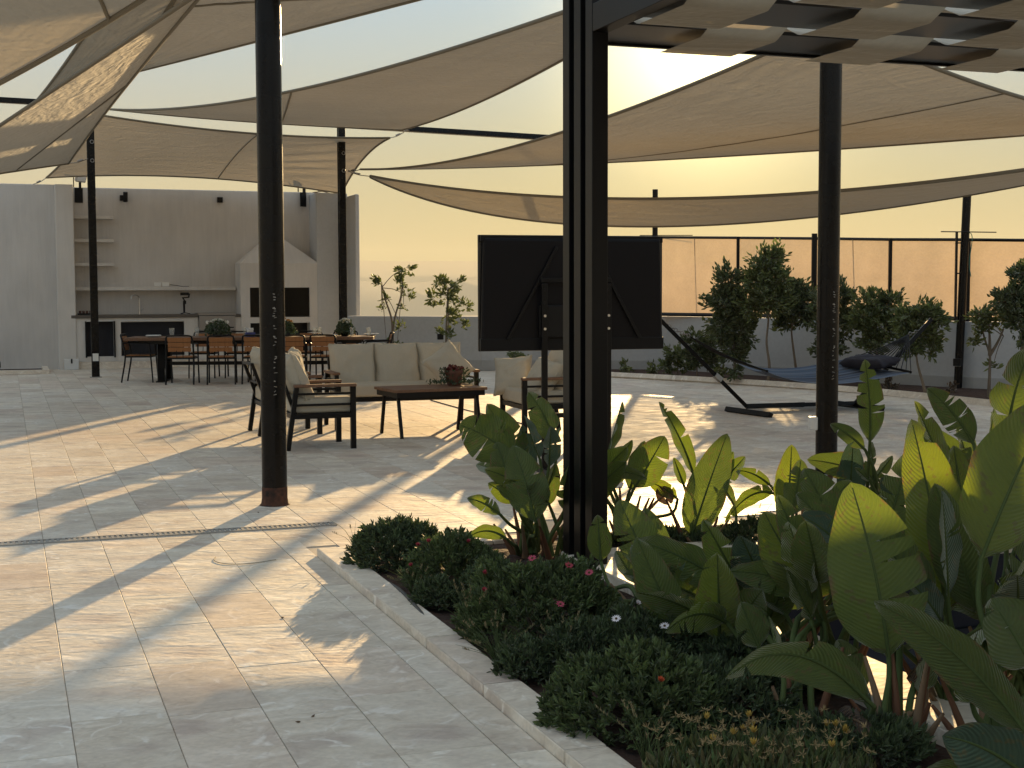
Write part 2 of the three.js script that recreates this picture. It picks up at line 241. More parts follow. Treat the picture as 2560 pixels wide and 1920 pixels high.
// ---------------------------------------------------------------- planting bed, kerb, sunken seating pit
{
  const beds = struct('planting_bed_soil', (() => {
    const pos = [], idx = [], n = 64; // an L: one arm towards the camera, one along the far side
    const patch = (u0, u1, v0, v1, nu, nv) => { const b = pos.length / 3; for (let i = 0; i <= nu; i++) for (let j = 0; j <= nv; j++) { const u = u0 + (u1 - u0) * i / nu, v = v0 + (v1 - v0) * j / nv, p = T(u, v); pos.push(p[0], 0.012 + 0.05 * fbm(u * 3 + 20, v * 3 + 40, 64, 64, 3, 1) - 0.02, p[2]); if (i < nu && j < nv) { const k = b + i * (nv + 1) + j; idx.push(k, k + 1, k + nv + 1, k + 1, k + nv + 2, k + nv + 1); } } };
    patch(0.06, 1.25, -5.6, -0.06, 24, n); patch(1.25, 7.5, -0.8, -0.06, n, 14);
    const g = new THREE.BufferGeometry(); g.setAttribute('position', new THREE.Float32BufferAttribute(pos, 3)); g.setAttribute('uv', new THREE.Float32BufferAttribute(pos.flatMap((_, i) => (i % 3 === 0 ? [pos[i], pos[i + 2]] : [])), 2)); g.setIndex(idx); g.computeVertexNormals(); return g;
  })(), M.soil);
  const kerbT = thing('planter_kerb', 'low pale stone kerb edging the flower bed beside the paving', 'kerb', T(0, 0), TH);
  // local x = u, local z = -v
  const joints = [0, 1.3, 2.2, 2.95, 3.75, 4.7, 5.6];
  for (let i = 0; i < joints.length - 1; i++) { const l = joints[i + 1] - joints[i] - 0.006; part('kerb_stone', mapUV(at(new RoundedBoxGeometry(0.15, 0.09, l, 2, 0.008), 0.0765, -0.003 + (i % 2) * 0.002, joints[i] + l / 2 + 0.003), i * 0.37), i === 2 ? M.stone[4] : M.kerb, kerbT); }
  for (let i = 0; i < 8; i++) part('kerb_stone', mapUV(at(new RoundedBoxGeometry(0.894, 0.09, 0.125, 2, 0.008), 0.129 + 0.45 + i * 0.9, -0.003, 0.064), i * 0.53), M.kerb, kerbT);
  const pitT = thing('seating_pit', 'sunken seating pit with white stone coping under the pergola', 'seating pit', T(0, 0), TH);
  for (let i = 0; i < 7; i++) part('coping_stone', mapUV(at(new RoundedBoxGeometry(0.894, 0.15, 0.3, 2, 0.008), 1.2 + 0.45 + i * 0.9, 0, 0.9), i * 0.41), M.kerb, pitT);
  for (let i = 0; i < 5; i++) part('coping_stone', mapUV(at(new RoundedBoxGeometry(0.3, 0.15, 0.894, 2, 0.008), 1.35, 0, 1.055 + 0.45 + i * 0.9), i * 0.61), M.kerb, pitT);
  part('pit_wall', [box(6.3, 0.8, 0.12, 1.2 + 3.15, -0.48, 0.87), box(0.12, 0.8, 5.3, 1.3, -0.48, 3.6)], M.wall, pitT);
  part('backrest', [rbox(5.8, 0.42, 0.12, 4.45, -0.28, 1.06, 0.03), rbox(5.8, 0.3, 0.55, 4.45, -0.62, 1.38, 0.05)], std(rgb(0.016, 0.017, 0.026), 0.95), pitT, 'dark navy built-in bench cushions');
  const fl = part('pit_floor', box(6.0, 0.05, 4.8, 1.36 + 3.0, -0.82, 1.7 + 2.4), M.stone[2], pitT);
}
// curved bed along the boundary wall
{
  const front = new THREE.CatmullRomCurve3(CURB.map((p) => new THREE.Vector3(p[0], 0, -p[1]))), N = 40, fp = front.getSpacedPoints(N);
  const sh = new THREE.Shape([...fp.map((p) => new THREE.Vector2(p.x, -p.z)), new THREE.Vector2(10.6, 12), ...[...WALL].reverse().filter((w) => w[0] > 0.1).map((w) => new THREE.Vector2(w[0], w[1] + 0.05)), new THREE.Vector2(0.2, 26.3)]);
  const g = new THREE.ShapeGeometry(sh); g.rotateX(-PI / 2); g.translate(0, 0.035, 0); struct('wall_bed_soil', g, M.soil);
  const e = thing('bed_edging', 'thin curved stone edging along the soil below the boundary wall', 'edging');
  for (let i = 0; i < N; i++) { const a = fp[i], b = fp[i + 1]; part('edging_stone', mapUV(bar([a.x, 0.02, a.z], [b.x, 0.02, b.z], 0.12, 0.1, 0.006), i), M.kerb, e); }
}
// ---------------------------------------------------------------- boundary wall and shade fence
{
  const w = thing('boundary_wall', 'low grey rendered wall enclosing the far side of the terrace', 'wall');
  for (let i = 0; i < WALL.length - 1; i++) {
    const [x0, d0] = WALL[i], [x1, d1] = WALL[i + 1], L = Math.hypot(x1 - x0, d1 - d0), a = Math.atan2(d1 - d0, x1 - x0), o = 0.1;
    const cx = (x0 + x1) / 2 - Math.sin(a) * o, cd = (d0 + d1) / 2 + Math.cos(a) * o;
    part('wall_panel', mapUV(at(new RoundedBoxGeometry(L + 0.02 + (i % 2) * 0.01, 1.13 + (i % 2) * 0.003, 0.2, 1, 0.012), cx, 0.465, -cd, 0, a, 0), i * 0.7), M.wall, w);
    part('skirting', box(L + 0.01, 0.2, 0.02, cx + Math.sin(a) * 0.112, 0.1, -cd + Math.cos(a) * 0.112, 0, a, 0), M.skirt, w);
  }
  const f = thing('shade_fence', 'tall fence of tan shade netting on dark posts above the right wall', 'fence');
  const P = [[2.6, 26.18, 2.51], [3.99, 24.62, 2.435], [5.02, 23.17, 2.365], [5.95, 21.95, 2.3], [6.84, 20.92, 2.255], [7.6, 20.3, 2.22], [8.7, 19.5, 2.17], [10.7, 18.5, 2.1]];
  for (let i = 0; i < P.length - 1; i++) {
    const [x0, d0, t0] = P[i], [x1, d1, t1] = P[i + 1], g = new THREE.PlaneGeometry(1, 1, 14, 10), p = g.attributes.position, uv = g.attributes.uv, L = Math.hypot(x1 - x0, d1 - d0);
    for (let k = 0; k < p.count; k++) { const s = p.getX(k) + 0.5, q = p.getY(k) + 0.5, bl = 0.05 * Math.sin(PI * s) * Math.sin(PI * q) + 0.02 * (fbm(s * 5 + i * 7, q * 4, 64, 64, 3, 1) - 0.5), top = t0 + (t1 - t0) * s - 0.012 * Math.sin(PI * s); p.setXYZ(k, x0 + (x1 - x0) * s - bl * 0.7, 1.06 + (top - 1.06) * q, -(d0 + (d1 - d0) * s) + bl * 0.7); uv.setXY(k, s * L + i * 0.71, q * 1.4 + i * 0.3); }
    g.computeVertexNormals(); part('net_panel', g, M.net, f);
    part('top_rail', bar([x0, t0, -d0], [x1, t1, -d1], 0.035), M.steelSatin, f); part('bottom_rail', bar([x0, 1.07, -d0], [x1, 1.07, -d1], 0.05), M.steelSatin, f);
    if (i) part('post', box(i === 2 ? 0.085 : 0.05, t0 + (i === 2 ? 0.08 : 0.02) - 1.02, 0.05, x0, (t0 + (i === 2 ? 0.08 : 0.02) + 1.02) / 2, -d0 + 0.045), M.steelSatin, f);
  }
  for (const [x, y0, y1, z] of [[4.62 - 1.3, 1.1, 2.45, -25.38], [5.5, 1.1, 2.33, -22.55]]) part('tie_cord', tube([[x, y1, z + 0.06], [x + 0.02, (y0 + y1) / 2, z + 0.07], [x + 0.05, y0, z + 0.06]], 0.006, 8, 4), M.hem, f);
  const pole = (name, label, base, h, r, lean) => { const t = thing(name, label, 'pole', base, 0, 'poles along the shade fence'); part('shaft', at(new THREE.CylinderGeometry(r, r, h, 18), 0, h / 2, 0, 0, 0, lean), M.steel, t); return t; };
  const p1 = pole('fence_pole', 'dark steel pole rising behind the screen above the low shade sail', [2.72, 0, -26.45], 3.42, 0.052, 0);
  part('cross_bar', cyl(0.008, 0.008, 1.0, 0.2, 2.55, 0.1, 8, 0, 0, PI / 2), M.steelSatin, p1);
  const p2 = pole('fence_pole', 'dark leaning steel pole standing beside the gap in the tan netting', [6.72, 0, -20.75], 2.95, 0.062, -0.03);
  part('cross_bar', cyl(0.008, 0.008, 0.95, 0.05, 2.36, 0.09, 8, 0, 0.3, PI / 2), M.steelSatin, p2);
  part('tie_rope', tube([[0.02, 2.36, 0.08], [0.1, 2.33, 0.06], [0.11, 2.2, 0.05], [0.07, 1.9, 0.07], [0.1, 1.7, 0.07]], 0.006, 16, 5), std(rgb(0.03, 0.16, 0.13), 0.9), p2);
  part('bracket', [box(0.03, 1.3, 0.04, -0.11, 1.72, 0.03), box(0.1, 0.02, 0.03, -0.06, 2.2, 0.03), box(0.1, 0.02, 0.03, -0.06, 1.75, 0.03)], M.steelSatin, p2);
  for (const [p, ry, l] of [[[-1.351,0.656,-26.3], 0.2, 'small black box lamp on the grey wall behind the sofa'], [[6.601,0.436,-20.6], -0.75, 'small black box lamp on the wall right of the hammock']]) {
    const t = thing('wall_lamp', l, 'wall lamp', [p[0], p[1], p[2] + 0.06], ry); part('housing', rbox(0.11, 0.11, 0.09, 0, 0, 0, 0.006), M.black, t); part('lens', box(0.08, 0.006, 0.06, 0, -0.057, 0), M.plastic, t);
  }
}
// ---------------------------------------------------------------- outdoor kitchen wall
{
  const O = [-8.6, 0, -27.4], k = thing('outdoor_kitchen', 'tall plastered kitchen wall with shelves, counter and hooded oven', 'kitchen', O, TH);
  const pl = M.plaster;
  part('rear_wall', mapUV(at(new RoundedBoxGeometry(5.6, 3.66, 0.2, 1, 0.02), 2.5, 1.79, -0.8), 0.2), pl, k);
  part('left_wall', mapUV(at(new RoundedBoxGeometry(4.6, 3.68, 0.2, 1, 0.02), -2.5, 1.79, -0.32), 0.9), pl, k);
  part('pillar', mapUV(at(new RoundedBoxGeometry(0.34, 3.66, 0.78, 1, 0.015), -0.16, 1.79, -0.36), 0.4), M.plasterLight, k);
  part('end_pier', mapUV(at(new RoundedBoxGeometry(0.66, 3.6, 0.78, 1, 0.015), 5.16, 1.76, -0.36), 0.6), M.wall, k);
  part('pier_return', mapUV(at(new RoundedBoxGeometry(0.1, 3.5, 1.3, 1, 0.03), 5.52, 1.75, 0.1), 0.1), M.wall, k);
  [3.04, 2.576, 2.1].forEach((y) => part('shelf', mapUV(at(new RoundedBoxGeometry(0.78, 0.06, 0.3, 1, 0.006), 0.4, y - 0.03, -0.553), y), M.plasterLight, k));
  part('long_shelf', mapUV(at(new RoundedBoxGeometry(3.2, 0.075, 0.3, 1, 0.006), 1.61, 1.585, -0.553), 0.5), M.plasterLight, k);
  part('plinth', box(5.2, 0.14, 0.04, 2.35, 0.07, 0.06), M.kerb, k);
  // base cabinets with recessed openings
  const cab = (x0, x1, y0, y1, z = 0) => box(x1 - x0, y1 - y0, 0.06, (x0 + x1) / 2, (y0 + y1) / 2, z - 0.03);
  part('cabinet_front', [cab(0.01, 0.2, 0.14, 1.0), cab(0.2, 0.72, 0.14, 0.24), cab(0.2, 0.72, 0.92, 1.0), cab(0.72, 0.86, 0.14, 1.0), cab(0.86, 2.1, 0.14, 0.24), cab(0.86, 2.1, 0.92, 1.0), cab(2.1, 2.38, 0.14, 1.0), cab(2.38, 3.13, 0.14, 0.5), cab(3.13, 3.24, 0.14, 1.0)], M.plasterLight, k);
  part('cabinet_floor', box(3.2, 0.05, 0.6, 1.6, 0.17, -0.36), pl, k);
  const cloth = (x0, x1, y0, y1) => { const g = new THREE.PlaneGeometry(x1 - x0, y1 - y0, 30, 4), p = g.attributes.position; for (let i = 0; i < p.count; i++) p.setZ(i, 0.015 * Math.sin(p.getX(i) * 26 + Math.sin(p.getX(i) * 9)) * (0.6 - p.getY(i) / (y1 - y0))); g.computeVertexNormals(); return g.translate((x0 + x1) / 2, (y0 + y1) / 2, -0.1); };
  part('cabinet_curtain', cloth(0.2, 0.72, 0.24, 0.92), M.blackCloth, k); part('cabinet_curtain', cloth(0.86, 2.1, 0.24, 0.92), M.blackCloth, k);
  part('curtain_frame', [box(0.03, 0.72, 0.03, 0.19, 0.58, 0.02), box(0.03, 0.72, 0.03, 0.735, 0.58, 0.02), box(0.5, 0.02, 0.02, 0.46, 0.925, 0.02)], M.black, k);
  part('curtain_rail', [cyl(0.01, 0.01, 0.5, 0.46, 0.945, 0.03, 8, 0, 0, PI / 2), cyl(0.01, 0.01, 1.2, 1.48, 0.945, 0.03, 8, 0, 0, PI / 2)], M.plastic, k);
  part('countertop', [mapUV(at(new RoundedBoxGeometry(2.46, 0.06, 0.72, 1, 0.006), 1.15, 1.032, -0.32), 0.3), mapUV(at(new RoundedBoxGeometry(0.14, 0.06, 0.72, 1, 0.006), 3.17, 1.032, -0.32), 0.3), box(0.72, 0.06, 0.2, 2.74, 1.032, -0.58)], std(rgb(0.09, 0.075, 0.062), 0.45), k);
  // oven block with hood
  const ov = part('oven_block', [box(0.19, 2.1, 0.7, 3.335, 1.05, -0.33), box(0.2, 2.1, 0.7, 4.77, 1.05, -0.33), box(1.25, 0.5, 0.7, 4.05, 1.85, -0.33), box(1.25, 0.12, 0.7, 4.05, 0.93, -0.33), box(1.25, 0.26, 0.06, 4.05, 0.13, -0.01)], M.plasterLight, k);
  part('oven_lining', [box(1.25, 0.62, 0.04, 4.05, 1.3, -0.66), box(1.25, 0.7, 0.04, 4.05, 0.6, -0.3)], M.black, k);
  part('oven_glass', box(1.24, 0.6, 0.012, 4.05, 1.3, -0.05), phy(rgb(0.006, 0.005, 0.0045), 0.2, { specularIntensity: 0.3 }), k, 'dark glass front of the oven');
  const hg = new THREE.BufferGeometry(), A = [3.24, 2.1, 0.02], B = [4.87, 2.1, 0.02], C = [4.87, 2.1, -0.7], Dd = [3.24, 2.1, -0.7], E = [4.0, 2.74, -0.69], E2 = [4.1, 2.74, -0.69];
  hg.setAttribute('position', new THREE.Float32BufferAttribute([A, B, E2, A, E2, E, B, C, E2, Dd, A, E].flat(), 3)); hg.computeVertexNormals(); part('oven_hood', mapUV(hg), M.plasterLight, k);
  // fittings that belong to the wall
  part('socket', [rbox(0.14, 0.085, 0.014, 1.66, 1.67, -0.69, 0.004), rbox(0.14, 0.085, 0.014, 1.82, 1.67, -0.69, 0.004)], M.ceramic, k);
  part('loose_cable', tube([[1.9, 1.665, -0.68], [2.02, 1.65, -0.62], [2.14, 1.63, -0.56], [2.27, 1.63, -0.5]], 0.006, 16, 5), M.black, k);
  part('tap', [tube([[1.27, 1.05, -0.5], [1.27, 1.36, -0.5], [1.25, 1.43, -0.48], [1.18, 1.46, -0.42], [1.11, 1.43, -0.36], [1.095, 1.37, -0.34]], 0.013, 40, 8), cyl(0.022, 0.022, 0.1, 1.27, 1.11, -0.5), bar([1.28, 1.13, -0.49], [1.36, 1.19, -0.46], 0.014)], M.chrome, k);
  const gr = part('grill', [rbox(0.73, 0.3, 0.06, 2.755, 0.88, 0.04, 0.01), rbox(0.69, 0.05, 0.09, 2.755, 0.7, 0.03, 0.01), rbox(0.76, 0.05, 0.5, 2.755, 1.06, -0.2, 0.01)], M.grill = std(rgb(0.3, 0.29, 0.28), 0.42, { metalness: 0.9 }), k, 'stainless steel built-in grill front');
  for (const x of [2.55, 2.75, 2.95]) part('knob', [cyl(0.036, 0.032, 0.05, x, 0.9, 0.09, 20, PI / 2), box(0.008, 0.05, 0.012, x, 0.9, 0.118)], M.ceramic, gr);
  part('badge', box(0.11, 0.025, 0.004, 3.03, 0.79, 0.073), M.black, gr);
  // things on or in front of the kitchen
  const on = (x, y, z) => { const p = new THREE.Vector3(x, y, z).applyAxisAngle(new THREE.Vector3(0, 1, 0), TH); return [O[0] + p.x, O[1] + p.y, O[2] + p.z]; };
  const fl = thing('floodlight', 'floodlight on the wall top above the small shelves', 'floodlight', on(0.13, 3.62, -0.72), TH, 'floodlights on the kitchen wall');
  part('bracket', [box(0.16, 0.3, 0.012, 0.02, -0.16, 0.03), bar([0.05, -0.03, 0.03], [0.05, 0.1, 0.03], 0.05), bar([-0.07, 0.0, -0.02], [-0.07, 0.28, -0.02], 0.02)], M.steelSatin, fl);
  part('head', at(new RoundedBoxGeometry(0.22, 0.2, 0.1, 2, 0.03), 0.07, 0.2, 0.05, 0.45, 0.3, -0.1), M.galv, fl); part('lens', at(new THREE.BoxGeometry(0.17, 0.14, 0.008), 0.085, 0.18, 0.1, 0.45, 0.3, -0.1), M.plastic, fl);
  copyOf(fl, 'floodlight on the wall top above the oven hood', on(4.66, 3.62, -0.66), TH + 0.5);
  const br = thing('dry_branch', 'small dark dry branch lying on the wall top beside the oven', 'branch', on(5.02, 3.565, -0.3), TH); part('stem', tube([[-0.16, 0.015, 0], [0, 0.05, 0.02], [0.16, 0.01, 0]], 0.012, 12, 5), M.bark, br); part('twig', [tube([[-0.05, 0.045, 0.01], [-0.13, 0.09, 0.02], [-0.19, 0.085, 0.02]], 0.008, 8, 4), tube([[-0.02, 0.045, 0], [-0.1, 0.04, -0.05], [-0.18, 0.03, -0.07]], 0.008, 8, 4)], M.bark, br);
  const sp = thing('wall_spotlight', 'black spotlight on the kitchen wall near the small shelves', 'spotlight', on(1.0, 3.42, -0.66), TH, 'black fittings high on the kitchen wall');
  part('housing', [rbox(0.11, 0.11, 0.08, 0, 0, 0, 0.004), cyl(0.045, 0.045, 0.2, 0.05, 0.02, 0.06, 14, 0.2)], M.black, sp);
  const sp2 = thing('wall_spotlight', 'small square black fitting high on the kitchen wall nearest the round post', 'spotlight', on(2.95, 3.42, -0.66), TH, 'black fittings high on the kitchen wall'); part('housing', rbox(0.11, 0.11, 0.08, 0, 0, 0, 0.004), M.black, sp2);
  const gb = thing('camera_stabiliser', 'black camera stabiliser standing on the kitchen counter', 'stabiliser', on(2.14, 1.065, -0.3), TH);
  part('feet', [0, 2.1, 4.2].map((a) => bar([0, 0.03, 0], [0.12 * Math.cos(a), 0.006, 0.12 * Math.sin(a)], 0.016)), M.black, gb); part('handle', [cyl(0.02, 0.024, 0.2, 0, 0.12, 0), rbox(0.06, 0.07, 0.06, 0.01, 0.24, 0)], M.black, gb);
  part('arm', [bar([0.02, 0.26, 0], [-0.03, 0.34, 0], 0.025), bar([-0.04, 0.33, 0], [0.09, 0.34, 0], 0.025), bar([0.09, 0.33, 0], [0.11, 0.42, 0], 0.03)], M.black, gb); part('cradle', rbox(0.17, 0.06, 0.05, 0.01, 0.41, 0.01), M.black, gb);
  const tr = thing('counter_tray', 'low dark tray of bottles at the left end of the kitchen counter', 'tray', on(0.2, 1.065, -0.2), TH); part('tray', rbox(0.3, 0.03, 0.2, 0, 0.018, 0), M.black, tr); for (let i = 0; i < 4; i++) part('jar', cyl(0.026, 0.026, 0.05, -0.1 + i * 0.066, 0.058, 0, 10), std(rgb(0.1, 0.045, 0.035), 0.4), tr);
  const bag = thing('paper_bag', 'white bag standing on the floor against the kitchen pillar', 'bag', on(-0.1, 0, 0.16), TH); part('sides', rbox(0.27, 0.21, 0.14, 0, 0.105, 0, 0.01), M.plastic, bag); part('handle', box(0.03, 0.09, 0.01, 0.0, 0.17, 0.073), M.black, bag);
  // earth oven in the floor by the left wall
  const pit = thing('earth_oven', 'earth oven pit edged in pale stone below the left wall', 'oven pit', on(-1.9, 0, 0.75), TH);
  part('pit_base', box(2.6, 0.03, 1.5, 0, 0.012, -0.05), M.soil, pit); part('edge_stone', [rbox(2.7, 0.08, 0.11, 0, 0.04, 0.72, 0.008), rbox(0.11, 0.078, 1.4, 1.3, 0.039, -0.04, 0.008)], M.kerb, pit);
  const lid = thing('oven_lid', 'round black domed oven lid with handles on the floor by the wall', 'lid', on(-1.72, 0.03, 0.95), TH);
  part('dome', new THREE.LatheGeometry([[0.001, 0.2], [0.1, 0.195], [0.2, 0.17], [0.3, 0.12], [0.31, 0.09], [0.31, 0.0]].map((p) => new THREE.Vector2(...p)), 30), M.steelSatin, lid);
  part('valve', [cyl(0.03, 0.03, 0.12, 0, 0.24, 0), bar([0, 0.28, 0], [0.0, 0.35, 0], 0.02), bar([-0.05, 0.345, 0], [0.06, 0.36, 0], 0.022)], M.black, lid);
  for (const s of [-1, 1]) part('handle', tube([[s * 0.26, 0.11, 0], [s * 0.25, 0.19, 0], [s * 0.3, 0.19, 0], [s * 0.31, 0.08, 0]], 0.012, 16, 6), M.black, lid);
}
// ---------------------------------------------------------------- leaves
const leafMat = (color, tr = 0.35, more = {}) => phy(color, 0.92, { transmission: tr, thickness: 0, side: THREE.DoubleSide, clearcoat: 0.25, clearcoatRoughness: 0.4, ...more });
function leafGeo(l, w, fold = 0.25) { // small folded leaf pointing along +y from its stalk
  const g = new THREE.BufferGeometry(), k = w * fold;
  const q = [[0, 0, 0], [w * 0.42, l * 0.3, k], [w * 0.42, l * 0.62, k * 0.8], [0, l, 0], [-w * 0.42, l * 0.62, k * 0.8], [-w * 0.42, l * 0.3, k], [0, l * 0.45, -k * 0.4]];
  const ix = [0, 1, 6, 1, 2, 6, 2, 3, 6, 3, 4, 6, 4, 5, 6, 5, 0, 6];
  g.setAttribute('position', new THREE.Float32BufferAttribute(ix.flatMap((i) => q[i]), 3)); g.setAttribute('uv', new THREE.Float32BufferAttribute(ix.flatMap((i) => [q[i][0] / w + 0.5, q[i][1] / l]), 2)); g.computeVertexNormals(); return g;
}
const UP = new THREE.Vector3(0, 1, 0);
function foliage(name, geo, mat, parent, items, colour) { // items: {p: Vector3, d: direction, s: scale, r: roll, c: Color}
  const m = new THREE.InstancedMesh(geo, mat, items.length), mx = new THREE.Matrix4(), q = new THREE.Quaternion(), q2_ = new THREE.Quaternion();
  items.forEach((it, i) => { q.setFromUnitVectors(UP, it.d); q2_.setFromAxisAngle(UP, it.r); q.multiply(q2_); mx.compose(it.p, q, new THREE.Vector3(it.s, it.s, it.s)); m.setMatrixAt(i, mx); if (it.c) m.setColorAt(i, it.c); });
  m.name = name; m.userData.kind = 'stuff'; shade(m); parent.add(m); return m;
}
// ---------------------------------------------------------------- steel posts that carry the sails
{
  const round = (label, base, h, rusty) => {
    const t = thing('round_post', label, 'post', base, 0, 'round steel posts');
    part('shaft', mapUV(at(new THREE.CylinderGeometry(0.0885, 0.0885, h, 40, 1, true), 0, h / 2, 0), 0.3), M.steel, t); part('cap', cyl(0.089, 0.089, 0.01, 0, h, 0, 32), M.steel, t);
    if (rusty) { part('rusty_foot', mapUV(new THREE.LatheGeometry([[0.0895, 0.13], [0.0905, 0.1], [0.09, 0.05], [0.096, 0.012], [0.108, 0.0]].map((p) => new THREE.Vector2(...p)), 40)), M.rust, t, 'rust-brown foot of the post'); }
    else part('base_plate', [rbox(0.3, 0.012, 0.3, 0, 0.006, 0, 0.002)], M.galv, t);
    const r = rng(5), sc = []; for (let i = 0; i < 26; i++) { const y = 0.75 + r() * 0.75, a = 1.15 + r() * 0.16; sc.push(at(new THREE.BoxGeometry(0.008 + r() * 0.014, 0.0025 + r() * 0.004, 0.0012), 0.0886 * Math.cos(a), y, 0.0886 * Math.sin(a), 0, PI / 2 - a, r() - 0.3)); }
    part('paint_chips', sc, M.galv, t); return t;
  };
  round('near round black steel post with a rusty foot on the paving', [-1.682,0,-9.761], 3.85, true);
  const rp = round('round black steel post rising behind the broad green leaves on the right', [2.57, 0, -11.3], 3.75, false); part('socket_box', rbox(0.07, 0.11, 0.08, -0.115, 0.42, 0.01, 0.01), M.plastic, rp, 'pale socket box on the side of the post');
  const sq = (label, base, h) => { const t = thing('sail_post', label, 'post', base, 0.35, 'tall square sail posts by the kitchen'); part('shaft', [rbox(0.13, h, 0.03, 0, h / 2, 0.055), rbox(0.03, h, 0.12, 0.0, h / 2, 0), rbox(0.13, h, 0.03, 0, h / 2, -0.055)], M.steel, t); part('base_plate', rbox(0.2, 0.012, 0.2, 0, 0.006, 0, 0.002), M.galv, t); part('hook', [0.93, 0.86].map((k) => at(new THREE.TorusGeometry(0.03, 0.008, 6, 12), 0.02, h * k - 0.2, 0.09)), M.chain, t); return t; };
  const sp = sq('tall dark sail post with a white sticker left of the dining table', [-7.42,0,-24.718], 4.68); part('sticker', box(0.1, 0.135, 0.004, 0, 0.36, 0.074), M.ceramic, sp);
  { const c = document.createElement('canvas'); c.width = 64; c.height = 86; }
  sq('tall dark sail post behind the right end of the dining table', [-3.19, 0, -26.3], 4.62);
  sq('tall dark sail post standing behind the television and pergola column', [1.12, 0, -25.3], 4.6);
  const beam = (label, a, b) => single('sail_beam', mapUV(bar(a, b, 0.1, 0.1, 0.01)), M.steel, label, 'beam', 'high sail beams');
  beam('dark steel beam meeting the left sail post at the left edge', [-9.718,4.934,-24.7], [-7.409,4.804,-24.75]);
  beam('dark steel beam running right from the sail post above the seating', [-3.178,4.627,-26.3], [1.909,4.355,-26.8]);
}
// ---------------------------------------------------------------- shade sails
function sailMesh(fn, nu, nv, name, label, edges, seams, cables) {
  const t = thing(name, label, 'shade sail', [0, 0, 0], 0, 'shade sails over the terrace'), pos = [], uv = [], idx = [];
  const e1 = fn(1, 0).sub(fn(0, 0)).normalize(), e2 = fn(0.5, 1).sub(fn(0, 0)); e2.addScaledVector(e1, -e2.dot(e1)).normalize(); const o = fn(0, 0);
  for (let i = 0; i <= nu; i++) for (let j = 0; j <= nv; j++) { const p = fn(i / nu, j / nv), d = p.clone().sub(o); pos.push(p.x, p.y, p.z); uv.push(d.dot(e1), d.dot(e2)); if (i < nu && j < nv) { const k = i * (nv + 1) + j; idx.push(k, k + nv + 1, k + 1, k + 1, k + nv + 1, k + nv + 2); } }
  const g = new THREE.BufferGeometry(); g.setAttribute('position', new THREE.Float32BufferAttribute(pos, 3)); g.setAttribute('uv', new THREE.Float32BufferAttribute(uv, 2)); g.setIndex(idx); g.computeVertexNormals(); part('cloth', g, M.sail, t);
  for (const f of edges) part('hem', new THREE.TubeGeometry(new THREE.CatmullRomCurve3(Array.from({ length: 25 }, (_, i) => f(i / 24))), 48, 0.02, 5), M.hem, t);
  for (const f of seams) part('seam', new THREE.TubeGeometry(new THREE.CatmullRomCurve3(Array.from({ length: 17 }, (_, i) => f(i / 16))), 32, 0.013, 4), M.hem, t);
  for (const [a, b] of cables) { const A = V(a), B = V(b), m = A.clone().lerp(B, 0.45), n = A.clone().lerp(B, 0.75); part('turnbuckle', [tube([a, A.clone().lerp(B, 0.5).add(new THREE.Vector3(0, -0.02, 0)).toArray(), b], 0.008, 12, 5), bar(m.toArray(), n.toArray(), 0.03, 0.018)], M.chain, t); }
  return t;
}
const q2 = (A, m, B, t) => { const c = m.clone().multiplyScalar(2).addScaledVector(A, -0.5).addScaledVector(B, -0.5); return A.clone().multiplyScalar((1 - t) * (1 - t)).addScaledVector(c, 2 * t * (1 - t)).addScaledVector(B, t * t); };
function triSail(label, a, b, c, ab, bc, ca, seams = [], cables = [], ripple = 0.03) {
  const A = V(a), B = V(b), C = V(c), ctl = (m, P, Q) => V(m).multiplyScalar(2).addScaledVector(P, -0.5).addScaledVector(Q, -0.5), cab = ctl(ab, A, B), cbc = ctl(bc, B, C), cca = ctl(ca, C, A);
  const nrm = B.clone().sub(A).cross(C.clone().sub(A)).normalize();
  const P = (x, y, z) => { const p = A.clone().multiplyScalar(x * x).addScaledVector(B, y * y).addScaledVector(C, z * z).addScaledVector(cab, 2 * x * y).addScaledVector(cbc, 2 * y * z).addScaledVector(cca, 2 * z * x);
    let w = 0; [[x, y, z], [y, z, x], [z, x, y]].forEach(([k, l, m], i) => { const s = 1 - k, f = l / Math.max(1e-4, l + m); w += Math.exp(-s * 5) * Math.min(1, s * 9) * Math.sin(f * 40 + i * 2 + Math.sin(f * 13) * 2) * Math.sin(PI * Math.min(1, Math.max(0, f))); }); return p.addScaledVector(nrm, w * ripple); };
  const fn = (s, t) => P(1 - s, s * (1 - t), s * t); // s from corner a out, t from b to c
  return sailMesh(fn, 60, 60, 'shade_sail', label, [(t) => P(1 - t, t, 0), (t) => P(0, 1 - t, t), (t) => P(t, 0, 1 - t)], seams.map(([p, q]) => (t) => { const f = p.map((v, i) => v + (q[i] - v) * t); return P(...f).addScaledVector(nrm, 0.004); }), cables);
}
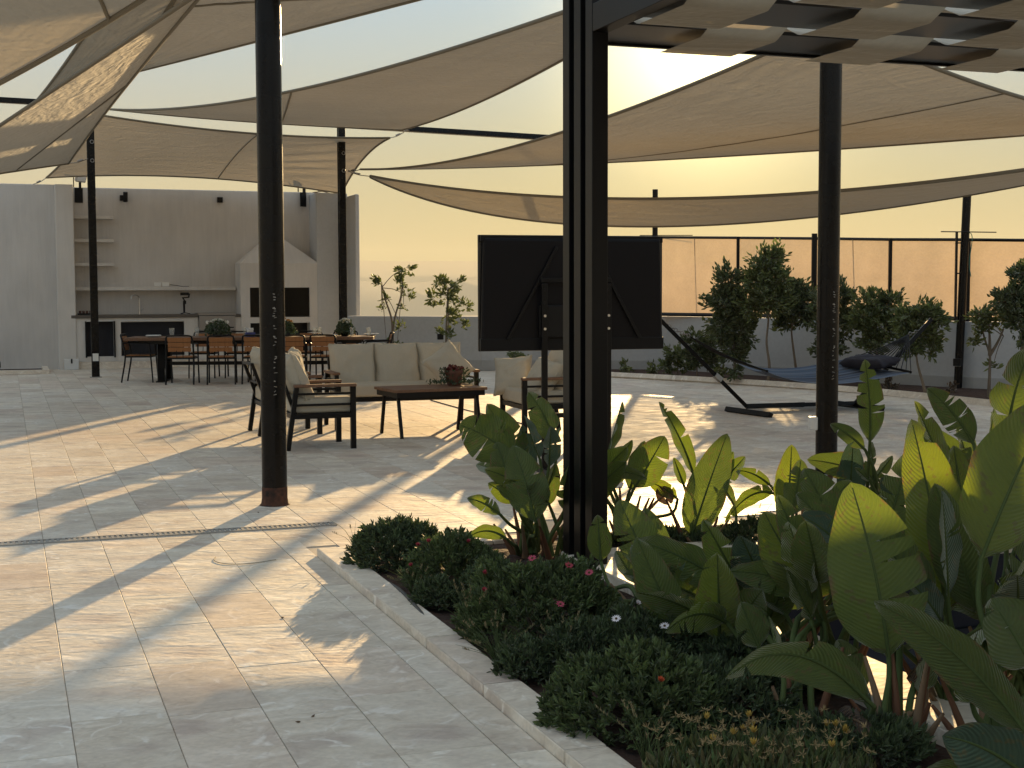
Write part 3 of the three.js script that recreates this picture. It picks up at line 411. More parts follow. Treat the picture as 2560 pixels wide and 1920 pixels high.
function quadSail(label, P00, P10, P11, P01, b, r, tp, l, seams = [], cables = [], ripple = 0) {
  const c = [P00, P10, P11, P01].map(V), m = [b, r, tp, l].map(V), nrm = c[1].clone().sub(c[0]).cross(c[3].clone().sub(c[0])).normalize();
  const fn = (s, t) => { const d = q2(c[0], m[0], c[1], s), u = q2(c[3], m[2], c[2], s), le = q2(c[0], m[3], c[3], t), ri = q2(c[1], m[1], c[2], t);
    const p = d.multiplyScalar(1 - t).addScaledVector(u, t).addScaledVector(le, 1 - s).addScaledVector(ri, s); p.addScaledVector(c[0], -(1 - s) * (1 - t)).addScaledVector(c[1], -s * (1 - t)).addScaledVector(c[2], -s * t).addScaledVector(c[3], -(1 - s) * t);
    if (ripple) { const s1 = Math.max(0, (s - 0.55) / 0.45); p.addScaledVector(nrm, ripple * s1 * Math.sin(PI * t) * Math.sin((t * 2.4 + s * 1.2) * 16 + Math.sin(t * 9) * 1.5) * Math.sin(PI * Math.min(1, s1 * 1.02))); } return p; };
  return sailMesh(fn, 80, 60, 'shade_sail', label, [(t) => fn(t, 0), (t) => fn(t, 1), (t) => fn(0, t), (t) => fn(1, t)], seams.map(([p, q]) => (t) => fn(p[0] + (q[0] - p[0]) * t, p[1] + (q[1] - p[1]) * t).addScaledVector(nrm, 0.004)), cables);
}
triSail('large beige shade sail hiding the low sun right of the pergola column', [-2.807,3.774,-26], [2.585,3.639,-11.3], [6.448,3.148,-14], [-0.088,3.389,-18.6], [4.505,3.246,-12.6], [1.822,3.361,-20], [[[0.66, 0, 0.34], [0, 0.52, 0.48]]], [[[-2.807,3.774,-26], [-3.054,3.766,-26.2]]]);
quadSail('long narrow low shade sail stretched above the boundary wall', [-2.317,3.405,-23], [6.124,2.825,-12], [7.657,3.097,-15], [-2.337,3.399,-23.2], [2.013,2.569,-16.2], [6.89,2.959,-13.5], [1.918,2.348,-18.3], [-2.327,3.406,-23.1], [], [[[-2.327,3.406,-23.1], [-3.054,3.757,-26.2]]]);
triSail('long triangular shade sail slanting up to the pergola column', [-6.955,4.672,-24.3], [-2.027,4.503,-26], [1.669,3.851,-9.5], [-4.521,4.527,-25], [-0.175,3.991,-17.7], [-2.639,3.914,-16.9], [[[0.5, 0, 0.5], [0.42, 0.58, 0]]], [[[-2.027,4.503,-26], [-1.91,4.54,-26.4]]]);
quadSail('rearmost shade sail stretched over the kitchen wall', [-7.179,4.59,-24.4], [-2.252,4.351,-26], [-3.569,3.57,-29.4], [-9.138,3.762,-27.5], [-4.694,4.354,-25.2], [-2.944,4.131,-27.8], [-6.454,3.844,-28.5], [-8.067,4.199,-26], [[[0.53, 0], [0.58, 1]]], [[[-2.252,4.351,-26], [-2.024,4.498,-26.4]], [[-9.138,3.762,-27.5], [-9.328,3.621,-27.3]]], 0.035);
triSail('sunlit shade sail swooping down to the left sail post', [-7.651,3.735,-24.2], [-2.099,3.622,-9.8], [-7.396,2.77,-17], [-4.865,3.741,-17], [-4.743,3.191,-13.4], [-7.525,3.264,-20.6], [[[0.36, 0.64, 0], [0.6, 0, 0.4]]], [[[-7.651,3.735,-24.2], [-7.434,3.852,-24.6]]], 0.006);
triSail('grey shade sail behind the sunlit one at the end of the left beam', [-7.981,4.723,-23.6], [-2.2,3.847,-10.6], [-2.274,3.797,-9], [-5.147,4.259,-17.4], [-2.255,3.844,-9.8], [-5.104,4.175,-16.2], [], [[[-7.981,4.723,-23.6], [-8.115,4.824,-24.4]]]);
triSail('nearest shade sail across the top left corner', [-4.64,2.504,-10], [-1.789,3.362,-8], [-2.743,3.626,-7], [-2.953,2.982,-8.9], [-2.231,3.485,-7.4], [-3.603,3.223,-8.3], [[[0.3, 0.7, 0], [0, 0.4, 0.6]]]);
triSail('shade sail behind the top of the near round post', [-5.82,4.74,-21], [0.237,3.665,-9.4], [-2.093,3.741,-9.5], [-2.791,4.196,-15.2], [-0.913,3.682,-9.2], [-3.558,4.081,-14], [[[0.12, 0.88, 0], [0.3, 0, 0.7]]]);
// ---------------------------------------------------------------- pergola with woven cloth roof
{
  const t = thing('pergola', 'dark steel pergola with a roof of beige cloth strips woven through planks', 'pergola', T(0, 0), TH); // local x = u, z = -v
  for (const z of [0.82, 0.975, 1.13]) part('post', rbox(0.09, 3.4, 0.09, 1.25, 1.7, z, 0.004), M.steelSatin, t);
  part('post_infill', box(0.012, 3.3, 0.31, 1.275, 1.65, 0.975), std(rgb(0.03, 0.022, 0.018), 0.4), t);
  part('left_beam', rbox(0.09, 0.14, 5.6, 1.25, 2.887, 1.18 + 2.8, 0.004), M.steelSatin, t);
  part('rear_post', rbox(0.1, 2.8, 0.1, 1.25, 1.4, 6.6), M.steelSatin, t);
  part('far_beam', box(6.4, 0.045, 0.03, 4.45, 2.845, 0.815), M.steelSatin, t);
  const zs = Array.from({ length: 9 }, (_, i) => 1.07 + i * 0.69), pm = std(rgb(0.012, 0.013, 0.018), 0.3);
  zs.forEach((z, i) => part('roof_plank', mapUV(at(new RoundedBoxGeometry(6.3, 0.02, 0.5, 1, 0.004), 4.45, 2.845, z), i), pm, t));
  for (let i = 0; i < 14; i++) {
    const w = 0.437, x0 = 1.3 + i * 0.452, n = 200, g = new THREE.PlaneGeometry(1, 1, 3, n), p = g.attributes.position, uv = g.attributes.uv;
    for (let k = 0; k < p.count; k++) {
      const sx = p.getX(k), z = 0.83 + (p.getY(k) + 0.5) * 5.6, row = (z - 1.07) / 0.69, ph = Math.cos(row * PI) * (i % 2 ? -1 : 1);
      const e = Math.max(-1, Math.min(1, Math.asin(ph) / (PI / 2) * 3.4)), y = 2.845 + 0.046 * e;
      p.setXYZ(k, x0 + (sx + 0.5) * w, y, z); uv.setXY(k, sx * w + i * 0.63, z + i * 0.3);
    }
    g.computeVertexNormals(); part('cloth_strip', g, M.strip, t);
  }
}
// ---------------------------------------------------------------- cushions
function pillow(w, h, t, seed = 1, pinch = 0.05, sag = 0) {
  const g = new THREE.BoxGeometry(2, 2, 2, 18, 18, 4), p = g.attributes.position;
  for (let i = 0; i < p.count; i++) {
    const x = p.getX(i), y = p.getY(i), z = p.getZ(i), f = Math.pow(Math.max(0, (1 - x * x * x * x) * (1 - y * y * y * y)), 0.42), n = fbm(x * 3 + seed * 9 + 30, y * 3 + z + seed * 5 + 30, 64, 64, 3, seed & 3) - 0.5;
    const px = x * (1 - pinch * (1 - y * y)), py = y * (1 - pinch * (1 - x * x)), fold = 0.012 * Math.sin((x * 3 + y * 2 + seed) * 3) * (1 - f) + 0.007 * Math.sin(Math.atan2(y, x) * 14 + seed * 3 + n * 9) * Math.max(0, Math.hypot(x, y) - 0.55) * z ;
    p.setXYZ(i, px * w / 2, py * h / 2 - sag * (1 - y) * 0.1 * f * z, z * (0.012 + (t / 2 - 0.012) * f) * (1 - 0.25 * sag * y) + n * 0.045 * f + fold);
  }
  g.computeVertexNormals(); return mapUV(smoothMerge(g), seed * 0.31);
}
function smoothMerge(g) { // average normals of coincident vertices
  const p = g.attributes.position, n = g.attributes.normal, m = new Map(), key = (i) => Math.round(p.getX(i) * 2e3) + ',' + Math.round(p.getY(i) * 2e3) + ',' + Math.round(p.getZ(i) * 2e3);
  for (let i = 0; i < p.count; i++) { const k = key(i), a = m.get(k) || [0, 0, 0]; a[0] += n.getX(i); a[1] += n.getY(i); a[2] += n.getZ(i); m.set(k, a); }
  for (let i = 0; i < p.count; i++) { const a = m.get(key(i)), l = Math.hypot(...a) || 1; n.setXYZ(i, a[0] / l, a[1] / l, a[2] / l); } return g;
}
const piping = (w, h, pinch = 0.05) => { const pts = []; for (let k = 0; k < 48; k++) { const s = k / 12, e = Math.floor(s), f = (s - e) * 2 - 1, [x, y] = [[f, -1], [1, f], [-f, 1], [-1, -f]][e]; pts.push([x * (1 - pinch * (1 - y * y)) * w / 2, y * (1 - pinch * (1 - x * x)) * h / 2, 0]); } return tube(pts, 0.006, 96, 5, true); };
// ---------------------------------------------------------------- lounge seats: dark steel frame, timber arms, beige cushions; faces local +z
function lounge(name, label, W, n, pos, turn, group) {
  const t = thing(name, label, n > 1 ? 'sofa' : 'armchair', pos, turn, group), b = W / 2 - 0.025;
  for (const s of [-1, 1]) {
    part('front_leg', box(0.045, 0.6, 0.05, s * b, 0.3, 0.3), M.steelSatin, t);
    part('rear_leg', bar([s * b, 0, -0.335], [s * b, 0.6, -0.245], 0.045, 0.045), M.steelSatin, t);
    part('armrest', rbox(0.075, 0.028, 0.6, s * b, 0.613, 0.03, 0.006), M.woodArm, t);
    part('side_bar', box(0.02, 0.022, 0.56, s * b, 0.535, 0.01), M.steelSatin, t); part('side_bar', box(0.02, 0.022, 0.58, s * b, 0.43, 0.0), M.steelSatin, t);
    part('side_rail', box(0.04, 0.045, 0.6, s * b, 0.322, -0.01), M.steelSatin, t);
    part('back_post', bar([s * (b - 0.05), 0.34, -0.25], [s * (b - 0.05), 0.76, -0.4], 0.035), M.steelSatin, t);
  }
  part('front_rail', box(W - 0.1, 0.045, 0.04, 0, 0.322, 0.295), M.steelSatin, t); part('rear_rail', box(W - 0.1, 0.045, 0.04, 0, 0.322, -0.27), M.steelSatin, t);
  part('back_rail', [bar([-b + 0.05, 0.75, -0.397], [b - 0.05, 0.75, -0.397], 0.03), bar([-b + 0.05, 0.55, -0.326], [b - 0.05, 0.55, -0.326], 0.02)], M.steelSatin, t);
  part('seat_base', box(W - 0.12, 0.012, 0.56, 0, 0.339, 0), M.blackCloth, t);
  const cw = (W - 0.11) / n;
  part('seat_cushion', mapUV(at(new RoundedBoxGeometry(W - 0.115, 0.15, 0.6, 4, 0.035), 0, 0.422, 0.02), 0.3), M.cushion, t);
  for (let i = 0; i < n; i++) { const c = part('back_cushion', pillow(cw * 1.02, 0.46, 0.2, i + (n > 1 ? 2 : 7), 0.035, 1), M.cushion, t); c.position.set(-W / 2 + 0.055 + cw * (i + 0.5), 0.695, -0.215); c.rotation.x = -0.3; part('piping', piping(cw * 1.02, 0.46, 0.035), M.cushion, c); }
  return t;
}
const armA = lounge('armchair', 'beige armchair nearest the round post, its side to the camera', 0.68, 1, [-1.918, 0, -13.5], TH + PI / 2, 'beige lounge armchairs');
lounge('armchair', 'beige armchair half hidden behind the nearest armchair and the round post', 0.68, 1, [-2.43, 0, -14.86], TH + PI / 2, 'beige lounge armchairs');
lounge('armchair', 'beige armchair with loose pillows behind the pergola column', 0.82, 1, [0.3, 0, -14.53], TH - PI / 2 - 0.05, 'beige lounge armchairs');
lounge('sofa', 'three-seat beige sofa facing the camera behind the coffee table', 1.64, 3, [-1.25, 0, -15.63], TH - 0.03);
{
  const throwP = (label, w, pos, rx, ry, rz, seed, t = 0.15) => { const m = single('throw_pillow', pillow(w, w, t, seed, 0.09), M.cushion, label, 'pillow', 'loose beige throw pillows'); m.position.set(...pos); m.rotation.set(rx, ry, rz, 'YXZ'); part('piping', piping(w, w, 0.09), M.cushion, m); };
  throwP('beige throw pillow tilted on its corner at the right end of the sofa', 0.44, [-0.706,0.684,-15.35], -0.42, TH, 0.62, 11);
  throwP('beige throw pillow leaning on the far arm of the armchair behind the column', 0.42, [0.01,0.61,-14.75], -0.35, -0.35, 0.1, 12);
  throwP('plump beige throw pillow at the near arm of the armchair behind the column', 0.44, [0.316,0.6,-14.35], -0.5, -1.0, -0.15, 13, 0.2);
  throwP('beige throw pillow resting upright in the half-hidden armchair', 0.4, [-2.235,0.716,-14.4], -0.3, TH + PI / 2 - 0.3, 0.1, 14);
}
// ---------------------------------------------------------------- coffee table
{
  const t = thing('coffee_table', 'low timber-topped coffee table with splayed dark legs', 'table', [-0.86, 0, -14.62], 25 * PI / 180);
  for (let i = 0; i < 5; i++) part('plank', mapUV(at(new RoundedBoxGeometry(1.03, 0.03, 0.124, 1, 0.004), 0, 0.487, -0.26 + i * 0.13), i * 0.4), M.wood, t);
  part('apron', [box(0.98, 0.055, 0.02, 0, 0.444, 0.3), box(0.98, 0.055, 0.02, 0, 0.444, -0.3), box(0.02, 0.055, 0.58, 0.48, 0.444, 0), box(0.02, 0.055, 0.58, -0.48, 0.444, 0)], M.steelSatin, t);
  for (const x of [-0.44, 0.44]) for (const s of [-1, 1]) part('leg', bar([x, 0.44, s * 0.2], [x + Math.sign(x) * 0.0, 0.0, s * 0.31], 0.032), M.steelSatin, t);
  const pot = thing('flower_pot', 'brown pot of dark red flowers trailing greenery on the coffee table', 'flower pot', [-0.62, 0.502, -14.82], 0.4);
  part('pot', new THREE.LatheGeometry([[0.001, 0], [0.072, 0], [0.095, 0.13], [0.102, 0.13], [0.102, 0.165], [0.09, 0.165], [0.088, 0.13], [0.001, 0.12]].map((p) => new THREE.Vector2(...p)), 24), std(rgb(0.13, 0.055, 0.035), 0.8), pot);
  const r = rng(31), fl = [], lv = [];
  for (let i = 0; i < 70; i++) { const a = r() * 6.3, q = Math.sqrt(r()) * 0.1; fl.push(at(new THREE.IcosahedronGeometry(0.012 + r() * 0.008, 0), Math.cos(a) * q, 0.17 + r() * 0.05 * (1.2 - q * 8), Math.sin(a) * q, r(), r(), r())); }
  part('flowers', fl, std(rgb(0.1, 0.016, 0.012), 0.8), pot).userData.kind = 'stuff';
  for (let i = 0; i < 260; i++) { const a = r() * 6.3, q = 0.09 + r() * r() * 0.2, y = q < 0.14 ? r() * 0.16 : r() * 0.03; lv.push(at(leafGeo(0.045, 0.018), Math.cos(a) * q * 1.25, 0.012 + y, Math.sin(a) * q * 0.8, r() * 2 - 1, r() * 6.3, r() * 2 - 1)); }
  part('trailing_leaves', lv, leafMat(rgb(0.045, 0.075, 0.03), 0.25), pot).userData.kind = 'stuff';
}
// ---------------------------------------------------------------- dining table and chairs
{
  const ang = 3 * PI / 180, ctr = [-4.43, 0, -23.72], L = 4.15, t = thing('dining_table', 'long timber dining table on dark splayed metal legs', 'table', ctr, ang);
  for (let i = 0; i < 6; i++) part('plank', mapUV(at(new RoundedBoxGeometry(L, 0.05, 0.146, 1, 0.005), 0, 0.725, -0.375 + i * 0.15), i * 0.33), M.wood, t);
  part('apron', [box(L - 0.4, 0.06, 0.03, 0, 0.668, 0.3), box(L - 0.4, 0.06, 0.03, 0, 0.668, -0.3)], M.steelSatin, t);
  for (const x of [-1.5, 1.5]) { for (const s of [-1, 1]) part('leg', bar([x - s * 0.02, 0.64, s * 0.14], [x + 0.02, 0.012, s * 0.37], 0.12, 0.05), M.steelSatin, t); part('leg_plate', box(0.14, 0.02, 0.5, x, 0.65, 0), M.steelSatin, t); part('foot_bar', box(0.12, 0.02, 0.84, x, 0.01, 0), M.steelSatin, t); }
  part('stretcher', box(3, 0.06, 0.04, 0, 0.3, 0), M.steelSatin, t);
  // chair: back towards local +z, seat faces -z
  const mk = (label) => {
    const c = thing('dining_chair', label, 'chair', [0, 0, 0], 0, 'timber and black metal dining chairs');
    const fr = [[-0.225, 0, 0.27], [-0.222, 0.44, 0.2], [-0.215, 0.7, 0.25], [-0.2, 0.785, 0.275], [-0.16, 0.8, 0.28]];
    part('back_frame', tube([...fr, [0, 0.803, 0.288], ...fr.map(([x, y, z]) => [-x, y, z]).reverse()], 0.0145, 60, 7), M.black, c);
    for (const s of [-1, 1]) { part('front_leg', tube([[s * 0.225, 0, -0.25], [s * 0.22, 0.42, -0.22], [s * 0.222, 0.62, -0.2], [s * 0.224, 0.655, -0.16], [s * 0.222, 0.66, 0.0], [s * 0.216, 0.665, 0.235]], 0.013, 36, 7), M.black, c); part('seat_rail', bar([s * 0.215, 0.43, -0.22], [s * 0.215, 0.43, 0.2], 0.025), M.black, c); }
    part('cross_rail', [bar([-0.21, 0.43, -0.21], [0.21, 0.43, -0.21], 0.025), bar([-0.21, 0.43, 0.2], [0.21, 0.43, 0.2], 0.025)], M.black, c);
    for (let i = 0; i < 3; i++) { const g = new RoundedBoxGeometry(0.37, 0.074, 0.012, 1, 0.004), p = g.attributes.position; for (let k = 0; k < p.count; k++) p.setZ(k, p.getZ(k) + 0.02 * (1 - Math.pow(p.getX(k) / 0.185, 2))); part('back_slat', mapUV(at(g, 0, 0.575 + i * 0.08, 0.23 + i * 0.016, 0.2), i), M.woodChair, c); }
    for (let i = 0; i < 5; i++) part('seat_slat', mapUV(at(new RoundedBoxGeometry(0.4, 0.014, 0.076, 1, 0.004), 0, 0.452, -0.175 + i * 0.086), i * 0.3), M.woodChair, c);
    part('back_stem', [bar([-0.05, 0.43, 0.2], [-0.05, 0.56, 0.23], 0.012), bar([0.05, 0.43, 0.2], [0.05, 0.56, 0.23], 0.012)], M.black, c); return c;
  };
  const base = mk('dining chair on the near side, leftmost of those with backs to the camera');
  base.position.set(-5.43, 0, -22.86); base.rotation.y = ang;
  ['dining chair on the near side, second from the left', 'dining chair on the near side, just left of the round post', 'dining chair on the near side hidden behind the round post', 'dining chair on the near side, just right of the round post'].forEach((l, i) => copyOf(base, l, [[-4.78, -4.19, -3.63, -3.08][i], 0, [-22.87, -22.95, -22.97, -23.02][i]], ang + [0.1, -0.06, 0.05, -0.12][i]));
  ['leftmost', 'second from left', 'middle', 'second from right', 'rightmost'].forEach((w, i) => copyOf(base, 'dining chair on the far side of the table, ' + w + ' there', [-5.45 + i * 0.62, 0, -24.56 - i * 0.03], PI + ang + (i % 2) * 0.05));
  copyOf(base, 'dining chair at the left head of the table, seen from the side', [-6.28, 0, -23.45], -PI / 2 + 0.05);
  copyOf(base, 'dining chair at the right head of the table, seen from the side', [-2.34, 0, -23.95], PI / 2 + 0.2);
  // things on the table
  const on = (x, z) => { const p = new THREE.Vector3(x, 0.751, z).applyAxisAngle(new THREE.Vector3(0, 1, 0), ang); return [ctr[0] + p.x, p.y, ctr[2] + p.z]; };
  const glass = (l, x, z) => { const m = single('drinking_glass', new THREE.LatheGeometry([[0.001, 0.004], [0.03, 0.004], [0.031, 0.001], [0.036, 0.06], [0.044, 0.15], [0.041, 0.15], [0.033, 0.06], [0.028, 0.012], [0.001, 0.012]].map((p) => new THREE.Vector2(...p)), 20), M.glass, l, 'glass', 'glasses on the dining table'); m.position.set(...on(x, z)); };
  glass('leftmost drinking glass on the dining table', -1.34, 0.1); glass('drinking glass between the leftmost glass and the left bouquet', -0.96, -0.12); glass('drinking glass right of the left bouquet', -0.13, -0.1);
  glass('drinking glass just right of the round post', 1.06, 0.05); glass('drinking glass touching the one right of the round post', 1.14, -0.05); glass('drinking glass in front of the right bouquet', 1.7, 0.12); glass('rightmost drinking glass on the dining table', 1.98, 0.02);
  const bouquet = (l, x, z, w, h, col, seed) => {
    const t = thing('table_bouquet', l, 'bouquet', on(x, z), 0, 'bouquets on the dining table'), r = rng(seed), lv = [], fl = [];
    part('bowl', new THREE.LatheGeometry([[0.001, 0], [0.06, 0], [0.09, 0.06], [0.085, 0.06], [0.001, 0.02]].map((p) => new THREE.Vector2(...p)), 18), M.black, t);
    for (let i = 0; i < 420; i++) { const a = r() * 6.3, e = Math.acos(1 - r() * 1.1), q = 0.6 + 0.4 * r(); lv.push(at(leafGeo(0.07, 0.035), Math.cos(a) * Math.sin(e) * w * q, 0.05 + Math.cos(e) * h * q * 0.85 + 0.02, Math.sin(a) * Math.sin(e) * w * 0.8 * q, r() * 3, a, r() * 3)); }
    part('foliage', lv, leafMat(rgb(0.05, 0.085, 0.032), 0.25), t).userData.kind = 'stuff';
    for (let i = 0; i < 26; i++) { const a = r() * 6.3, e = r() * 0.75; fl.push(at(new THREE.IcosahedronGeometry(0.014 + r() * 0.012, 0), Math.cos(a) * Math.sin(e) * w, 0.07 + Math.cos(e) * h * 0.92, Math.sin(a) * Math.sin(e) * w * 0.8)); }
    part('blossoms', fl, std(col, 0.8), t).userData.kind = 'stuff';
  };
  bouquet('green bouquet with white blossoms, leftmost on the dining table', -0.58, 0, 0.24, 0.24, rgb(0.5, 0.5, 0.42), 41); bouquet('green bouquet with orange blossoms in the middle of the dining table', 0.5, 0, 0.27, 0.26, rgb(0.42, 0.2, 0.05), 42); bouquet('green bouquet with white blossoms, rightmost on the dining table', 1.57, -0.05, 0.19, 0.24, rgb(0.5, 0.5, 0.44), 43);
  const plate = (l, x, z, w) => { const t = thing('folded_napkin', l, 'napkin', on(x, z), ang + 0.1, 'napkin sets on the dining table'); part('plate', new THREE.LatheGeometry([[0.001, 0.004], [0.08, 0.004], [0.13, 0.018], [0.132, 0.022], [0.08, 0.009], [0.001, 0.009]].map((p) => new THREE.Vector2(...p)), 24), M.ceramic, t); part('napkin', rbox(w, 0.018, 0.16, 0, 0.028, 0, 0.005), M.plastic, t); };
  plate('white plate and napkin at the left end of the table', -1.65, 0.1, 0.24); plate('white plate and napkin behind the second chair from the left', 0.12, 0.1, 0.24); plate('white plate and napkin between the round post and right bouquet', 1.33, 0.1, 0.24); plate('white plate and napkin at the right end of the table', 1.85 + 0.16, -0.22, 0.26);
  const tb = thing('tissue_box', 'blue and white tissue box beside the left bouquet', 'tissue box', on(-0.02, 0.12), 0.4); part('carton', rbox(0.15, 0.075, 0.1, 0, 0.038, 0, 0.004), std(rgb(0.05, 0.06, 0.22), 0.7), tb); part('tissue', pillow(0.11, 0.1, 0.05, 3), M.ceramic, tb).position.set(0, 0.1, 0);
}
// ---------------------------------------------------------------- television on a wheeled stand, seen from behind
{
  const c = [0.506,1.483,-11.3], t = thing('television_stand', 'black floor stand carrying the television, seen from behind', 'stand', [c[0], 0, c[2]], 15 * PI / 180);
  const W = 1.57, y0 = 1.02, y1 = 1.955, tvC = (y0 + y1) / 2;
  const tv = thing('television', 'large black television seen from behind the pergola column', 'television', [c[0], 0, c[2]], 15 * PI / 180);
  part('screen', rbox(W, y1 - y0, 0.03, 0, tvC, -0.07, 0.006), std(rgb(0.01, 0.01, 0.011), 0.25), tv);
  const sh = new THREE.Shape(); sh.moveTo(-W / 2 + 0.04, y0 + 0.09); sh.lineTo(W / 2 - 0.04, y0 + 0.09); sh.lineTo(W / 2 - 0.06, y1 - 0.05); sh.lineTo(-W / 2 + 0.06, y1 - 0.05); sh.closePath();
  part('rear_cover', new THREE.ExtrudeGeometry(sh, { depth: 0.012, bevelEnabled: true, bevelThickness: 0.025, bevelSize: 0.03, bevelSegments: 3 }).translate(0, 0, -0.04), phy(rgb(0.007, 0.0065, 0.008), 0.4, { specularIntensity: 0.3 }), tv);
  part('lower_cover', rbox(W - 0.01, 0.1, 0.05, 0, y0 + 0.055, -0.025, 0.008), phy(rgb(0.009, 0.009, 0.01), 0.4, { specularIntensity: 0.3 }), tv); part('top_cover', rbox(W - 0.02, 0.055, 0.03, 0, y1 - 0.03, -0.03, 0.008), phy(rgb(0.009, 0.009, 0.01), 0.35, { specularIntensity: 0.3 }), tv);
  part('terminal_box', rbox(0.6, 0.26, 0.03, 0, y0 + 0.24, 0.01, 0.01), M.black, tv);
  for (const x of [-0.27, 0.27]) {
    part('upright', rbox(0.05, 1.55, 0.03, x, 0.79, 0.065), M.steelSatin, t); part('foot', rbox(0.05, 0.05, 0.75, x, 0.05, 0.05), M.steelSatin, t);
    for (let i = 0; i < 4; i++) part('bolt', cyl(0.011, 0.011, 0.008, x, 1.2 + i * 0.105, 0.083, 12, PI / 2), i < 2 ? M.chrome : M.black, t);
    for (const z of [-0.3, 0.4]) part('castor', cyl(0.025, 0.025, 0.02, x, 0.025, z, 14, 0, 0, PI / 2), M.black, t);
  }
  part('cross_bar', [rbox(0.6, 0.04, 0.02, 0, 1.59, 0.06), rbox(0.6, 0.04, 0.02, 0, 0.5, 0.06)], M.steelSatin, t);
  for (const s of [-1, 1]) part('brace', bar([s * 0.15, 1.86, 0.02], [s * 0.56, 1.12, 0.02], 0.026, 0.016), M.steelSatin, t);
}
// ---------------------------------------------------------------- hammock on its stand
{
  const t = thing('hammock_stand', 'dark steel hammock stand on the paving before the boundary wall', 'hammock stand');
  const A = [2.93, 0.06, -17.3], B = [4.4, 0.06, -17.75];
  part('foot', bar([2.675,0.03,-17.24], [3.063,0.03,-16.382], 0.06, 0.06), M.steelSatin, t); part('foot', bar([4.2, 0.03, -18.2], [4.62, 0.03, -17.25], 0.06, 0.06), M.steelSatin, t);
  part('spine', [bar(A, [3.7, 0.06, -17.53], 0.055), bar([3.6, 0.06, -17.5], B, 0.045)], M.steelSatin, t);
  const LT = [1.72, 1.25, -17.05], RT = [5.42, 1.13, -17.95];
  part('left_arm', bar(A, LT, 0.05), M.steelSatin, t); part('right_arm', bar(B, RT, 0.05), M.steelSatin, t);
  part('arm_joint', [bar([2.52, 0.46, -17.21], [2.6, 0.39, -17.23], 0.062), bar([4.7, 0.38, -17.81], [4.76, 0.44, -17.82], 0.062)], M.galv, t);
  const h = thing('hammock', 'blue striped hammock hanging from its stand by black cords', 'hammock');
  const LS = [[2.86, 0.6, -17.95], [3.12, 0.52, -16.95]], RS = [[4.45, 0.6, -18.4], [4.98, 0.48, -17.3]], ringL = [2.2, 0.94, -17.15], ringR = [5.12, 0.93, -17.92];
  const n = 48, m = 18, pos = [], uv = [], idx = [], F = (s, q) => { const a = V(LS[0]).lerp(V(LS[1]), q), b = V(RS[0]).lerp(V(RS[1]), q), p = a.lerp(b, s); p.y -= (0.15 * Math.sin(PI * Math.pow(s, 0.8)) + 0.05 * Math.sin(PI * q)) * (0.75 + 0.25 * q); p.y += 0.008 * Math.sin(q * 60) * Math.sin(PI * s); return p; };
  for (let i = 0; i <= n; i++) for (let j = 0; j <= m * 2; j++) { const p = F(i / n, j / (m * 2)); pos.push(p.x, p.y, p.z); uv.push(i / n * 1.9, j / (m * 2)); if (i < n && j < m * 2) { const k = i * (m * 2 + 1) + j; idx.push(k, k + 1, k + m * 2 + 1, k + 1, k + m * 2 + 2, k + m * 2 + 1); } }
  const g = new THREE.BufferGeometry(); g.setAttribute('position', new THREE.Float32BufferAttribute(pos, 3)); g.setAttribute('uv', new THREE.Float32BufferAttribute(uv, 2)); g.setIndex(idx); g.computeVertexNormals();
  part('bed', g, phy(rgb(1, 1, 1), 0.95, { map: tex(64, 256, (u, v) => { const k = Math.floor(v * 22) % 4; return lerp3([[0.03, 0.055, 0.11], [0.1, 0.14, 0.21], [0.018, 0.028, 0.055], [0.055, 0.095, 0.16]][k], [0.1, 0.12, 0.16], 0.3 * fbm(u * 16, v * 64, 16, 64, 2, 1)); }, true, 1), transmission: 0.12, thickness: 0 }), h);
  part('spreader_bar', bar(RS[0], RS[1], 0.03), M.steelSatin, h); part('spreader_bar', bar(LS[0], LS[1], 0.03), M.steelSatin, h);
  for (let i = 0; i <= 13; i++) { const q = i / 13, a = V(LS[0]).lerp(V(LS[1]), q), b = V(RS[0]).lerp(V(RS[1]), q); for (const [p, r] of [[a, ringL], [b, ringR]]) { const mid = p.clone().lerp(V(r), 0.5); mid.y -= 0.03; part('cord', tube([p.toArray(), mid.toArray(), r], 0.006, 8, 4), M.black, h); } }
  for (const [a, b] of [[ringL, LT], [ringR, RT]]) { const A2 = V(a), d = V(b).sub(A2), k = Math.floor(d.length() / 0.045); const links = []; for (let i = 0; i < k; i++) { const p = A2.clone().addScaledVector(d, (i + 0.5) / k); links.push(at(new THREE.TorusGeometry(0.022, 0.006, 5, 10), p.x, p.y - 0.04 * Math.sin(PI * i / k), p.z, i % 2 ? 1.4 : 0, 0.4, 0.4)); } part('chain', links, M.chain, h).userData.kind = 'stuff'; }
  const pw = single('hammock_pillow', pillow(0.8, 0.32, 0.15, 4, 0.04), std(rgb(0.025, 0.024, 0.035), 0.95), 'dark navy pillow lying in the hammock', 'pillow'); pw.position.set(4.6, 0.585, -17.85); pw.rotation.set(-PI / 2 + 0.2, -1.1, 0, 'YXZ');
}
